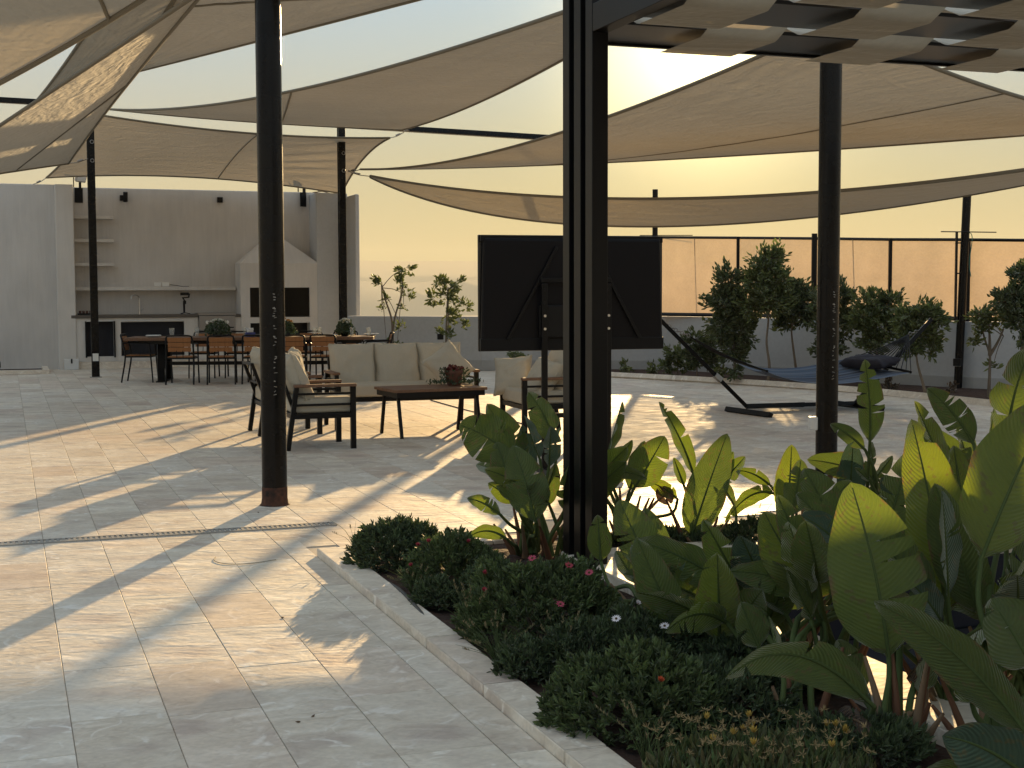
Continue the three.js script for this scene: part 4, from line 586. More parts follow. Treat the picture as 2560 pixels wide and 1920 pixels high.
// ---------------------------------------------------------------- bird-of-paradise plants with broad paddle leaves
{
  const vein = (a, b, c) => tex(256, 512, (u, v) => { const e = Math.abs(u - 0.5) * 2, w = v * 34 - Math.pow(e, 1.4) * 5 + fbm(u * 4, v * 8, 4, 8, 3, 0) * 1.8, s = Math.pow(0.5 + 0.5 * Math.cos(w * 2 * PI), 3), f = fbm(u * 8, v * 12, 8, 12, 4, 1), fine = fbm(u * 10, v * 200, 10, 200, 2, 2); let k = lerp3(a, b, 0.3 * s + 0.8 * (f - 0.3) + 0.25 * (fine - 0.5)); if (e < 0.07) k = lerp3(k, c, 0.75 * (1 - e / 0.07)); const dry = fbm(u * 9 + 5, v * 26, 9, 26, 4, 3); if (e > 0.86) k = lerp3(k, [0.2, 0.12, 0.04], Math.min(0.9, Math.max(0, (dry - 0.5) * 5) * (e - 0.86) / 0.14)); if (dry > 0.69) k = lerp3(k, [0.14, 0.11, 0.035], Math.min(0.6, (dry - 0.69) * 9)); return k; }, true, 1);
  const vb = tex(256, 512, (u, v) => { const e = Math.abs(u - 0.5) * 2, w = v * 34 - Math.pow(e, 1.4) * 5; return 0.5 + 0.35 * Math.cos(w * 2 * PI) + 0.2 * fbm(u * 6, v * 14, 6, 14, 3, 1); }, false, 1);
  const mats = [
    leafMat(rgb(1, 1, 1), 0.66, { map: vein([0.115, 0.17, 0.016], [0.165, 0.225, 0.022], [0.17, 0.22, 0.05]), bumpMap: vb, bumpScale: 0.003 }),
    leafMat(rgb(1, 1, 1), 0.56, { map: vein([0.082, 0.125, 0.018], [0.12, 0.172, 0.024], [0.12, 0.16, 0.05]), bumpMap: vb, bumpScale: 0.003 }),
    leafMat(rgb(1, 1, 1), 0.68, { map: vein([0.15, 0.2, 0.014], [0.19, 0.24, 0.02], [0.22, 0.24, 0.06]), bumpMap: vb, bumpScale: 0.003 }),
    leafMat(rgb(1, 1, 1), 0.3, { map: vein([0.05, 0.095, 0.055], [0.08, 0.135, 0.075], [0.12, 0.16, 0.09]), bumpMap: vb, bumpScale: 0.003, clearcoat: 0.4 }),
    leafMat(rgb(1, 1, 1), 0.2, { map: vein([0.13, 0.075, 0.045], [0.24, 0.15, 0.09], [0.16, 0.1, 0.06]), bumpMap: vb, bumpScale: 0.01 }),
  ];
  const stalkM = std(rgb(0.06, 0.09, 0.022), 0.85), stalkB = std(rgb(0.13, 0.055, 0.025), 0.75), dry = std(rgb(0.2, 0.13, 0.075), 0.9);
  function blade(base, tip, W, roll, bend, fold, tears, seed, curlTip) {
    const r = rng(seed), A = V(base), B = V(tip), L = A.distanceTo(B), T0 = B.clone().sub(A).normalize(), N0 = new THREE.Vector3(0, 0.12, 1); N0.addScaledVector(T0, -N0.dot(T0)).normalize().applyAxisAngle(T0, roll);
    const side0 = T0.clone().cross(N0), C = A.clone().lerp(B, 0.5).add(new THREE.Vector3(bend[0], bend[1], bend[2]));
    const mid = (t) => A.clone().multiplyScalar((1 - t) * (1 - t)).addScaledVector(C, 2 * t * (1 - t)).addScaledVector(B, t * t), tan = (t) => C.clone().sub(A).multiplyScalar(1 - t).addScaledVector(B.clone().sub(C), t).normalize();
    const prof = (t) => W * Math.pow(Math.sin(PI * Math.pow(Math.min(1, Math.max(0, t)), 0.82)), 0.62) * (1 - 0.12 * t);
    const pos = [], uv = [], idx = [], m = 7, ph = r() * 6, wav = 0.05 + 0.06 * r();
    for (const sd of [-1, 1]) {
      const cut = [0, ...tears.filter((q) => q[0] === sd).map((q) => q[1]).sort((a, b) => a - b), 1];
      for (let c = 0; c < cut.length - 1; c++) {
        const a = cut[c], b = cut[c + 1], n = Math.max(4, Math.ceil((b - a) * 30)), b0 = pos.length / 3, droop = c || cut.length > 2 ? (r() - 0.35) * 0.28 : 0, gap = 0.012 + 0.035 * r();
        for (let i = 0; i <= n; i++) for (let j = 0; j <= m; j++) {
          const s = j / m, f = i / n, o = Math.max(0, s - 0.12), tt = a + (b - a) * f, ts = tt + (c > 0 ? gap * o * (1 - f) : 0) - (c < cut.length - 2 ? gap * o * f : 0);
          const tq = Math.min(1, Math.max(0, ts + 0.06 * s * s * (1 - tt))), p = mid(tq), tg = tan(tq), nn = N0.clone().addScaledVector(tg, -N0.dot(tg)).normalize(), si = tg.clone().cross(nn), w = prof(ts) * s;
          const ang = fold + droop * s + wav * Math.sin(tt * 16 + ph + sd) * s + curlTip * s * s;
          p.addScaledVector(si, sd * w * Math.cos(ang)).addScaledVector(nn, w * Math.sin(ang)); pos.push(p.x, p.y, p.z); uv.push(0.5 + 0.5 * sd * s, ts * L / 0.6);
          if (i < n && j < m) { const k = b0 + i * (m + 1) + j; if (sd > 0) idx.push(k, k + 1, k + m + 1, k + 1, k + m + 2, k + m + 1); else idx.push(k, k + m + 1, k + 1, k + 1, k + m + 1, k + m + 2); }
        }
      }
    }
    const g = new THREE.BufferGeometry(); g.setAttribute('position', new THREE.Float32BufferAttribute(pos, 3)); g.setAttribute('uv', new THREE.Float32BufferAttribute(uv, 2)); g.setIndex(idx); g.computeVertexNormals();
    const rib = taper([0, 0.25, 0.5, 0.75, 0.97].map((t) => mid(t)), 0.0085, 0.002, 16, 6); return [g, rib, tan(0), L];
  }
  let sd = 100;
  function plant(label, root, leaves) {
    const t = thing('bird_of_paradise', label, 'plant', [0, 0, 0], 0, 'bird-of-paradise plants'), r = rng(sd++);
    for (const [base, tip, W, rollDeg, bend = [0, 0, 0], fold = 0.22, nt = 0, mi = 0, curl = 0] of leaves) {
      const tears = []; for (let i = 0, n2 = nt + (mi !== 2 && W > 0.06 && r() < 0.6 ? 2 : 0); i < n2; i++) tears.push([r() < 0.5 ? -1 : 1, 0.2 + 0.7 * r()]);
      const [g, rib, tg, L] = blade(base, tip, W, rollDeg * PI / 180, bend, fold, tears, sd++, curl), m = part('leaf', g, mats[mi], t, mi === 4 ? 'dry brown leaf' : undefined); part('midrib', rib, mi === 4 ? dry : stalkM, m);
      const R = V(root).add(new THREE.Vector3((r() - 0.5) * 0.12, 0, (r() - 0.5) * 0.12)), A = V(base), d = A.distanceTo(R), c1 = R.clone().lerp(A, 0.35); c1.y += d * 0.06; c1.x = R.x + (A.x - R.x) * 0.26; const c2 = A.clone().addScaledVector(tg.clone().multiplyScalar(0.45).addScaledVector(A.clone().sub(R).normalize(), 0.75).normalize(), -d * 0.22);
      part('leaf_stalk', taper([R, c1, c2, A], 0.0135, 0.0085, 14, 7), mi === 4 ? dry : stalkM, t);
    }
    for (let i = 0; i < 7; i++) { const a = r() * 6.3, q = 0.03 + r() * 0.06, h = 0.1 + r() * 0.22; part('sheath', taper([new THREE.Vector3(root[0] + Math.cos(a) * q, 0, root[2] + Math.sin(a) * q), new THREE.Vector3(root[0] + Math.cos(a) * q * 1.7, h * 0.5, root[2] + Math.sin(a) * q * 1.7), new THREE.Vector3(root[0] + Math.cos(a) * q * 2.6, h, root[2] + Math.sin(a) * q * 2.6)], 0.02, 0.006, 6, 6), i % 3 ? stalkB : dry, t); }
    return t;
  }
  plant('bird-of-paradise clump left of the pergola column', [0.086,0.02,-7.793], [
    [[0.125,0.252,-7.45], [0.004,0.662,-7.55], 0.125, 8, [0.02, 0, 0.05], 0.12, 1, 1],
    [[0.029,0.307,-7.7], [-0.09,0.653,-7.8], 0.105, 10, [0, 0.02, 0], 0.18, 4, 1],
    [[0.015,0.549,-7.9], [-0.302,0.741,-7.9], 0.15, -12, [-0.02, 0.06, 0], 0.15, 6, 1],
    [[0.077,0.47,-8.1], [-0.147,0.846,-8.1], 0.11, 15, [0, 0, 0], 0.3, 4, 1],
    [[0.082,0.371,-8.1], [0.059,0.716,-8.15], 0.08, 25, [0, 0, -0.05], 0.3, 1, 3],
    [[0.16,0.531,-8], [0.069,0.782,-8.05], 0.075, 68, [0, 0, 0], 0.5, 0, 3],
    [[0.256,0.6,-8.15], [0.096,0.909,-8.2], 0.095, -25, [0.03, 0.02, 0], 0.35, 1, 1],
    [[0.21,0.495,-7.9], [0.221,0.734,-7.9], 0.08, 40, [0, 0, 0], 0.3, 1, 3],
    [[-0.064,0.269,-7.6], [-0.25,0.362,-7.6], 0.05, 0, [0, 0.04, 0], 0.4, 3, 0],
    [[-0.028,0.153,-7.5], [-0.24,0.166,-7.5], 0.048, -15, [0, 0.08, 0], 0.35, 0, 0],
    [[0.016,0.302,-7.8], [-0.138,0.419,-7.8], 0.055, 0, [0, 0.02, 0], 0.25, 1, 0],
    [[0.13,0.061,-7.9], [0.104,0.171,-7.95], 0.045, 10, [0, 0, 0], 0.2, 0, 2],
    [[0.17,0.239,-8], [0.251,0.509,-8], 0.07, 35, [0, 0, 0], 0.3, 2, 1],
  ]);
  plant('bird-of-paradise clump just right of the pergola column', [0.659,0.02,-8.225], [
    [[0.567,0.544,-8.15], [0.652,0.852,-8.2], 0.06, 55, [0, 0, 0], 0.5, 2, 1],
    [[0.716,0.347,-8.1], [0.894,0.653,-8.1], 0.115, -5, [0, 0, 0.04], 0.15, 1, 0],
    [[0.697,0.316,-8.2], [0.785,0.615,-8.2], 0.08, 20, [0, 0, 0], 0.2, 1, 1],
    [[0.587,0.439,-8.2], [0.713,0.621,-8.2], 0.05, 30, [0, 0, 0], 0.35, 0, 0],
    [[0.541,0.454,-8], [0.772,0.429,-7.9], 0.045, 10, [0, 0.04, 0], 0.3, 1, 1],
    [[0.553,0.386,-8.1], [0.667,0.495,-8.1], 0.07, 30, [0, 0, 0], 0.3, 1, 1],
    [[0.984,0.266,-8.2], [0.802,0.371,-8.2], 0.05, -10, [0, 0.03, 0], 0.3, 3, 2],
    [[0.863,0.255,-8.2], [0.951,0.327,-8.2], 0.07, 0, [0, 0, 0], 0.25, 2, 4],
  ]);
  plant('bird-of-paradise clump behind the coping in the middle of the bed', [1.085,0.02,-7.962], [
    [[1.027,0.057,-7.95], [1.245,0.678,-8], 0.125, -6, [-0.02, 0, 0.05], 0.14, 0, 1],
    [[1.109,0.371,-8.4], [0.89,0.83,-8.4], 0.062, 20, [0.03, 0.03, 0], 0.3, 2, 0],
    [[1.23,0.314,-8.3], [1.401,0.507,-8.3], 0.065, -25, [0, 0, 0], 0.35, 1, 0],
    [[1.25,0.337,-8.4], [1.344,0.527,-8.4], 0.045, 20, [0, 0, 0], 0.3, 0, 0],
    [[1.047,0.315,-8.4], [0.981,0.491,-8.4], 0.04, 20, [0, 0, 0], 0.3, 0, 0],
    [[1.348,0.187,-8.3], [1.207,0.441,-8.3], 0.05, 50, [0, 0, 0], 0.4, 1, 1],
  ]);
  plant('bird-of-paradise clump with arching browned leaves in front of the right post', [1.623,0.02,-7.837], [
    [[1.557,0.297,-8.2], [1.25,0.142,-8.1], 0.06, -25, [0, 0.14, 0], 0.3, 2, 0],
    [[1.558,0.327,-8.3], [1.346,0.423,-8.3], 0.045, -15, [0, 0.05, 0], 0.3, 1, 0],
    [[1.575,0.218,-7.9], [1.618,0.612,-8], 0.09, -4, [0, 0, 0.03], 0.12, 0, 2],
    [[1.546,0.261,-7.6], [1.589,0.575,-7.6], 0.09, 6, [0, 0, 0.03], 0.15, 1, 1],
    [[1.59,0.218,-8], [1.539,0.434,-8], 0.06, 10, [0, 0, 0], 0.2, 1, 2],
    [[1.745,0.284,-7.6], [1.871,0.45,-7.6], 0.06, 0, [0, 0.05, 0], 0.3, 1, 0],
    [[1.702,0.288,-8], [1.861,0.423,-8], 0.05, 20, [0, 0.05, 0], 0.4, 2, 4],
  ]);
  plant('tall torn bird-of-paradise leaf standing beside the right round post', [2.099,0.02,-8.047], [
    [[1.967,0.66,-7.6], [1.933,1.124,-7.6], 0.085, 6, [0.02, 0, 0.02], 0.12, 6, 0],
    [[1.942,0.625,-7.6], [1.747,0.768,-7.6], 0.05, -5, [0, 0.03, 0], 0.25, 2, 1],
    [[2.013,0.514,-7.7], [1.99,0.683,-7.7], 0.03, 40, [0, 0, 0], 0.5, 2, 1],
    [[2.024,0.449,-7.7], [2.121,0.581,-7.7], 0.04, 20, [0, 0, 0], 0.35, 1, 0],
    [[1.999,0.436,-7.7], [1.91,0.515,-7.7], 0.03, 20, [0, 0, 0], 0.35, 3, 1],
  ]);
  plant('bird-of-paradise clump with pale backlit leaves low in the near bed', [0.944,0.02,-4.528], [
    [[1.394,0.497,-6], [1.267,0.729,-6], 0.095, 10, [0, 0, 0.04], 0.2, 1, 1],
    [[1.335,0.481,-5.7], [1.172,0.663,-5.7], 0.08, 20, [0, 0.02, 0], 0.3, 1, 1],
    [[1.325,0.476,-5.6], [1.171,0.587,-5.6], 0.07, 25, [0, 0.02, 0], 0.35, 1, 3],
    [[1.137,0.352,-5.1], [0.931,0.686,-5.1], 0.105, -16, [-0.03, 0.02, 0], 0.28, 0, 2],
    [[1.089,0.3,-5], [0.999,0.488,-5], 0.09, 40, [0, 0, 0], 0.3, 1, 1],
    [[1.152,0.175,-4.35], [0.644,0.325,-4.15], 0.085, -30, [-0.03, 0.24, 0], 0.25, 2, 1],
    [[0.849,0.172,-5.8], [0.453,0.349,-5.6], 0.075, 30, [0, 0.05, 0], 0.4, 1, 1],
    [[0.812,0.244,-5.2], [0.555,0.257,-5], 0.075, -25, [0, 0.1, 0], 0.3, 3, 0],
    [[0.834,0.323,-6], [0.962,0.164,-5.6], 0.085, 25, [0.04, 0.06, 0], 0.3, 4, 1],
    [[0.964,0.247,-5.8], [0.904,0.416,-5.8], 0.09, 20, [0, 0, 0], 0.3, 1, 1],
    [[0.882,0.223,-4.9], [0.815,0.391,-4.9], 0.07, 10, [0, 0, 0], 0.3, 1, 1],
    [[0.907,0.238,-4.6], [0.877,0.388,-4.7], 0.03, 60, [0, 0, 0], 0.5, 0, 0],
    [[1.033,0.11,-4.4], [1.131,0.035,-4.2], 0.06, 30, [0.05, 0.12, 0], 0.6, 3, 4],
  ]);
  plant('bird-of-paradise plant with spade leaves in front of the pergola column', [0.64,0.02,-6.264], [
    [[0.444,0.144,-6.9], [0.427,0.383,-6.9], 0.066, -4, [0, 0, 0.02], 0.18, 0, 0],
    [[0.669,0.157,-6.6], [0.518,0.488,-6.7], 0.115, 8, [0, 0, 0.04], 0.2, 1, 0],
    [[0.74,0.112,-6.8], [0.661,0.42,-6.9], 0.09, 20, [0, 0, 0], 0.25, 1, 1],
    [[0.792,0.204,-6.2], [0.622,0.314,-6.2], 0.06, 20, [0, 0.03, 0], 0.35, 0, 3],
    [[0.918,0.227,-6.4], [1.14,0.283,-6.4], 0.045, 10, [0, 0.03, 0], 0.4, 1, 0],
    [[0.491,0.132,-6], [0.297,0.17,-6], 0.05, 30, [0, 0.04, 0], 0.35, 0, 3],
    [[0.358,0.124,-6], [0.305,0.046,-6], 0.022, 10, [0, 0.02, 0], 0.3, 0, 3],
    [[0.596,0.094,-6.6], [0.503,0.238,-6.7], 0.06, 30, [0, 0, 0], 0.3, 1, 1],
    [[0.761,0.136,-6.4], [0.847,0.315,-6.4], 0.075, 0, [0, 0, 0], 0.3, 1, 1],
  ]);
  plant('bird-of-paradise plant with the largest bright leaves, front right', [1.271,0.02,-4.43], [
    [[1.265,0.262,-4.6], [1.141,0.855,-4.65], 0.178, 4, [0.02, 0, 0.05], 0.1, 1, 0],
    [[1.55,0.322,-4.9], [1.428,1.041,-4.95], 0.135, 14, [0.02, 0, 0.04], 0.18, 1, 2],
    [[1.828,0.717,-5.8], [1.685,1.038,-5.8], 0.065, 30, [0, 0, 0], 0.35, 2, 2],
    [[2.072,0.809,-6.2], [1.856,1.064,-6.2], 0.075, -10, [0.02, 0.03, 0], 0.25, 5, 1],
    [[1.919,0.624,-5.9], [1.885,0.839,-5.9], 0.06, 0, [0, 0, 0], 0.2, 1, 2],
    [[1.198,0.113,-4.7], [1.14,0.281,-4.8], 0.07, 20, [0, 0, 0], 0.3, 1, 1],
    [[1.368,0.141,-4.6], [1.404,0.315,-4.6], 0.06, 30, [0, 0, 0], 0.3, 1, 1],
    [[1.421,0.16,-4.7], [1.325,0.195,-4.6], 0.06, 0, [0, 0.06, 0], 0.4, 1, 4],
    [[1.643,0.387,-5.4], [1.522,0.607,-5.4], 0.08, 25, [0, 0, 0], 0.3, 1, 1],
  ]);
  plant('bird-of-paradise plant with a wide folded yellow-green leaf at the right edge', [1.524,0.02,-4.303], [
    [[1.55,0.605,-4.55], [1.837,1.134,-4.7], 0.17, -22, [-0.03, 0.02, 0.05], 0.42, 0, 2],
    [[1.933,0.905,-5.4], [2.025,1.287,-5.4], 0.13, 14, [-0.04, 0, 0], 0.25, 4, 1],
    [[1.601,0.113,-4.2], [1.118,0.54,-4.25], 0.095, -38, [0.02, 0.1, 0], 0.2, 0, 1],
    [[1.653,0.304,-4.35], [1.534,0.514,-4.4], 0.13, 10, [0, 0, 0.03], 0.2, 1, 1],
    [[1.709,0.338,-4.9], [1.863,0.488,-4.9], 0.1, 0, [0, 0, 0], 0.25, 1, 0],
    [[1.893,0.685,-5.3], [1.852,0.972,-5.3], 0.075, 20, [0, 0, 0], 0.25, 1, 0],
    [[1.447,0.2,-4.3], [1.43,0.318,-4.3], 0.08, 10, [0, 0, 0], 0.3, 0, 0],
    [[1.496,0.09,-3.9], [1.228,0.227,-3.9], 0.11, -20, [0, 0.05, 0], 0.25, 0, 3],
    [[1.419,0.041,-4], [1.2,0.083,-4], 0.05, -10, [0, 0.05, 0], 0.3, 0, 0],
    [[1.831,0.57,-5], [1.929,0.723,-5], 0.07, 0, [0, 0, 0], 0.3, 1, 1],
  ]);
  // fuller clumps: leaves fan out of each root, some arching over, some torn
  function fan(label, root, n, hMin, hMax, seed, spread = 0.5) {
    const r = rng(seed), R = V(root), leaves = [];
    for (let i = 0; i < n; i++) {
      const a = -2.6 + 5.2 * (i + r() * 0.8) / n + PI / 2, out = spread * (0.25 + 0.75 * r()), h = hMin + (hMax - hMin) * r(), L = 0.32 + 0.22 * r(), dr = r();
      const B = R.clone().add(new THREE.Vector3(Math.cos(a) * out * 0.55, h * 0.6, Math.sin(a) * out * 0.4)), T = B.clone().add(new THREE.Vector3(Math.cos(a) * L * (0.35 + 0.5 * dr), L * (0.95 - 0.75 * dr), Math.sin(a) * L * (0.3 + 0.4 * dr)));
      leaves.push([B.toArray(), T.toArray(), L * (0.165 + 0.05 * r()), (r() - 0.5) * 110, [0, 0.05 * dr, 0.02], 0.15 + 0.3 * r(), Math.floor(r() * 6), [0, 1, 1, 3, 1, 0, 2][Math.floor(r() * 7)]]);
    }
    plant(label, root, leaves);
  }
  fan('bird-of-paradise clump low between the spade leaves and pale backlit leaves', [0.826,0.02,-5.397], 8, 0.2, 0.38, 501);
  fan('bird-of-paradise clump behind the pale backlit leaf of the near bed', [1.123,0.02,-5.605], 9, 0.3, 0.5, 502);
  fan('bird-of-paradise clump in the shade left of the largest bright leaf', [1.204,0.02,-5.135], 10, 0.35, 0.7, 503);
  fan('bird-of-paradise clump right of the largest bright leaf', [1.546,0.02,-4.786], 9, 0.35, 0.75, 504);
  fan('bird-of-paradise clump low at the right edge of the view', [1.812,0.02,-4.893], 9, 0.4, 0.8, 505);
  fan('bird-of-paradise clump in the far bed just right of the right post', [1.97,0.02,-8.095], 4, 0.2, 0.4, 508, 0.35);
  fan('bird-of-paradise clump in the far bed behind the largest leaves', [2.389,0.02,-8.179], 8, 0.35, 0.7, 509, 0.45);
  fan('bird-of-paradise clump at the right end of the far bed', [2.8,0.02,-8.297], 9, 0.4, 0.85, 510, 0.45);
  fan('bird-of-paradise clump tight against the left side of the column', [0.241,0.02,-7.721], 7, 0.3, 0.6, 511, 0.35);
}
// ---------------------------------------------------------------- low daisy bushes
{
  const small = leafGeo(0.038, 0.0135, 0.3), gm = leafMat(rgb(1, 1, 1), 0.25);
  const bush = (label, c, rx, ry, rz, n, tone, seed, flowers = []) => {
    const t = thing('daisy_bush', label, 'bush', [c[0], 0, c[2]], 0, 'low daisy bushes in the bed'), r = rng(seed), it = [];
    for (let i = 0; i < n / 10; i++) { // leafy shoots, each a rosette of narrow leaves
      const a = r() * 6.2832, z = Math.pow(r(), 0.75), e = Math.sqrt(1 - z * z), d = new THREE.Vector3(Math.cos(a) * e, z, Math.sin(a) * e);
      const lump = 0.86 + 0.55 * (fbm(Math.cos(a) * e * 1.6 + 20 + seed, Math.sin(a) * e * 1.6 + z + 9, 64, 64, 3, 0) - 0.5), q = lump * (0.72 + 0.32 * Math.sqrt(r())), k0 = 0.6 + 0.7 * r();
      const p0 = new THREE.Vector3(d.x * rx * q, 0.02 + d.y * ry * q, d.z * rz * q), ax = d.clone().add(new THREE.Vector3((r() - 0.5) * 0.8, 0.45 + (r() - 0.5) * 0.4, (r() - 0.5) * 0.8)).normalize();
      for (let j = 0; j < 13; j++) { const o = new THREE.Vector3(r() - 0.5, r() - 0.5, r() - 0.5).multiplyScalar(1.5), dir = ax.clone().add(o).normalize(), k = k0 * (0.8 + 0.4 * r()); it.push({ p: p0.clone().addScaledVector(ax, (j / 13 - 0.5) * 0.04), d: dir, s: 0.6 + 0.5 * r(), r: r() * 6.3, c: rgb(tone[0] * k, tone[1] * k, tone[2] * k) }); }
    }
    foliage('foliage', small, gm, t, it);
    const tw = []; for (let i = 0; i < 26; i++) { const a = r() * 6.3, e = 0.3 + r() * 0.9; tw.push(taper([[0, 0, 0], [Math.cos(a) * rx * 0.45 * Math.sin(e), ry * 0.45 * Math.cos(e), Math.sin(a) * rz * 0.45 * Math.sin(e)], [Math.cos(a) * rx * 0.82 * Math.sin(e), ry * 0.85 * Math.cos(e), Math.sin(a) * rz * 0.82 * Math.sin(e)]], 0.006, 0.002, 5, 4)); } part('twigs', tw, M.bark, t).userData.kind = 'stuff';
    for (const [a, z, col, open] of flowers) { // daisies on short stalks
      const e = Math.sqrt(1 - z * z), b = new THREE.Vector3(Math.cos(a) * e * rx * 0.85, z * ry * 0.9, Math.sin(a) * e * rz * 0.85), tp = b.clone().add(new THREE.Vector3(Math.cos(a) * 0.02, 0.05 + r() * 0.025, Math.sin(a) * 0.03)), pts = [];
      for (let i = 0; i < 13; i++) { const g = leafGeo(0.021, 0.008, 0.15); g.rotateX(open ? 1.2 + r() * 0.3 : 0.25 + r() * 0.5); g.rotateY(i / 13 * 6.283); pts.push(g); }
      const f = part('flower', pts, std(rgb(...col), 0.75), t); f.position.copy(tp); f.rotation.set(0.5, 0, (r() - 0.5) * 0.5); part('flower_centre', at(new THREE.IcosahedronGeometry(0.005, 1), 0, 0.003, 0), std(rgb(0.1, 0.06, 0.02), 0.9), f);
      part('flower_stalk', taper([b, b.clone().lerp(tp, 0.5), tp], 0.0016, 0.0013, 4, 4), gm2, t);
    }
    return t;
  };
  const gm2 = std(rgb(0.06, 0.09, 0.025), 0.8), red = [0.35, 0.035, 0.06], pink = [0.42, 0.06, 0.11], white = [0.72, 0.68, 0.7], orange = [0.45, 0.07, 0.02], D = [0.078, 0.115, 0.028], D2 = [0.056, 0.086, 0.026];
  bush('round daisy bush at the far corner of the bed by the kerb end', [-0.613,0,-7.418], 0.28, 0.26, 0.28, 6000, D2, 1);
  bush('daisy bush with pink-red flowers second from the far kerb corner', [-0.277,0,-6.989], 0.28, 0.27, 0.27, 6000, D, 2, [[2.9, 0.62, red, 0], [2.5, 0.75, red, 0], [2.8, 0.3, red, 0], [1.2, 0.8, red, 0]]);
  bush('largest dark green daisy bush at the foot of the pergola column', [0.127,0,-5.862], 0.38, 0.39, 0.36, 11000, D, 3, [[1.9, 0.93, pink, 1], [0.6, 0.75, pink, 1], [0.9, 0.88, red, 1], [1.35, 0.5, pink, 1], [2.9, 0.7, red, 0], [2.6, 0.55, red, 0]]);
  bush('dark daisy bush with white flowers below the spade leaves', [0.516,0,-5.406], 0.36, 0.25, 0.34, 7500, D2, 4, [[2.2, 0.8, white, 1], [1.3, 0.75, white, 1], [0.7, 0.8, white, 1], [1.9, 0.97, white, 0]]);
  bush('low spreading daisy bush with one orange flower overhanging the kerb', [0.437,0,-4.654], 0.4, 0.26, 0.3, 10000, D, 5, [[1.4, 0.72, orange, 0]]);
  bush('dark daisy bush behind the yellow gazanias', [0.721,0,-4.753], 0.3, 0.2, 0.36, 6500, D2, 6);
  bush('small daisy bush filling the gap beside the kerb past the second bush', [-0.355,0,-6.475], 0.13, 0.13, 0.12, 1700, D2, 11);
  bush('small daisy bush between the second and the largest bush', [-0.093,0,-6.471], 0.22, 0.22, 0.2, 3200, D2, 12);
  bush('low daisy bush at the kerb below the largest bush', [0.057,0,-5.28], 0.14, 0.13, 0.14, 2000, D2, 13);
  bush('low daisy bush tucked between the largest and the white-flowered bush', [0.282,0,-5.31], 0.24, 0.2, 0.2, 3600, D2, 14);
  bush('dark low bush under the bird-of-paradise stalks', [0.939,0,-5.207], 0.3, 0.2, 0.3, 5200, D2, 15);
  bush('dark low bush at the foot of the front right plant', [1.101,0,-4.365], 0.26, 0.12, 0.26, 3200, D2, 16);
  // groundcover in the far arm of the bed
  bush('low groundcover bush left of the right post behind the coping', [1.421,0,-7.918], 0.5, 0.16, 0.22, 5200, D2, 7);
  bush('low groundcover bush at the right end of the far bed', [2.968,0,-8.295], 0.5, 0.2, 0.22, 5200, D2, 8);
  bush('low groundcover bush between the column and the middle clump', [0.785,0,-7.958], 0.3, 0.12, 0.2, 2600, D2, 9);
  // yellow gazanias, many spent
  const gz = thing('gazania_patch', 'patch of yellow gazanias with dry seed heads at the bottom of the bed', 'flowers', [0.742,0,-4.098]), r = rng(61), it = [], st = [], he = [], ye = [];
  for (let i = 0; i < 4200; i++) { const a = r() * 6.3, q = Math.sqrt(r()), h = 0.13 * (1 - q * q * 0.6) * r(); it.push({ p: new THREE.Vector3(Math.cos(a) * q * 0.34, h, Math.sin(a) * q * 0.2), d: new THREE.Vector3((r() - 0.5), 0.9, (r() - 0.5)).normalize(), s: 0.9 + r() * 0.9, r: r() * 6.3, c: rgb(0.07 + 0.05 * r(), 0.085 + 0.05 * r(), 0.03) }); }
  foliage('foliage', small, gm, gz, it);
  for (let i = 0; i < 120; i++) { const a = r() * 6.3, q = Math.sqrt(r()), x = Math.cos(a) * q * 0.33, z = Math.sin(a) * q * 0.19, h = 0.13 + r() * 0.08, x2 = x + (r() - 0.5) * 0.06, z2 = z + (r() - 0.5) * 0.05; st.push(taper([[x, 0.02, z], [x, h * 0.6, z], [x2, h, z2]], 0.0018, 0.0014, 4, 4));
    if (i % 9) { for (let k = 0; k < 8; k++) { const g = leafGeo(0.014 + r() * 0.008, 0.004, 0.3); g.rotateX(0.3 + r() * 1.6); g.rotateY(k / 8 * 6.3); he.push(at(g, x2, h, z2, r() - 0.5, 0, r() - 0.5)); } }
    else for (let k = 0; k < 11; k++) { const g = leafGeo(0.024, 0.007, 0.2); g.rotateX(0.25 + r() * 0.4); g.rotateY(k / 11 * 6.3); ye.push(at(g, x2, h, z2, 0.2, 0, (r() - 0.5) * 0.3)); } }
  part('stalks', st, gm2, gz).userData.kind = 'stuff'; part('seed_heads', he, std(rgb(0.26, 0.19, 0.09), 0.9), gz).userData.kind = 'stuff'; part('yellow_flowers', ye, phy(rgb(0.5, 0.34, 0.06), 0.9, { transmission: 0.3, thickness: 0 }), gz).userData.kind = 'stuff';
  // grass weeds with seed heads
  const weed = (label, p, n, h, seed) => { const t = thing('grass_tuft', label, 'grass', p, 0, 'grass weeds in the bed'), r2 = rng(seed), bl = [], sh = []; for (let i = 0; i < n; i++) { const a = r2() * 6.3, o = 0.04 + r2() * 0.13, hh = h * (0.5 + 0.6 * r2()), x = Math.cos(a) * o, z = Math.sin(a) * o; bl.push(taper([[0, 0, 0], [x * 0.35, hh * 0.6, z * 0.35], [x, hh, z]], 0.0022, 0.0005, 6, 3)); if (i % 3 === 0) for (let k = 0; k < 9; k++) { const g = leafGeo(0.013, 0.004); g.rotateZ((k % 2 ? 1 : -1) * 0.5); g.rotateY(r2() * 6); sh.push(at(g, x * (0.78 + k * 0.025), hh * (0.86 + k * 0.016), z * (0.78 + k * 0.025))); } } part('blades', bl, gm2, t).userData.kind = 'stuff'; if (sh.length) part('seed_heads', sh, std(rgb(0.24, 0.19, 0.1), 0.9), t).userData.kind = 'stuff'; };
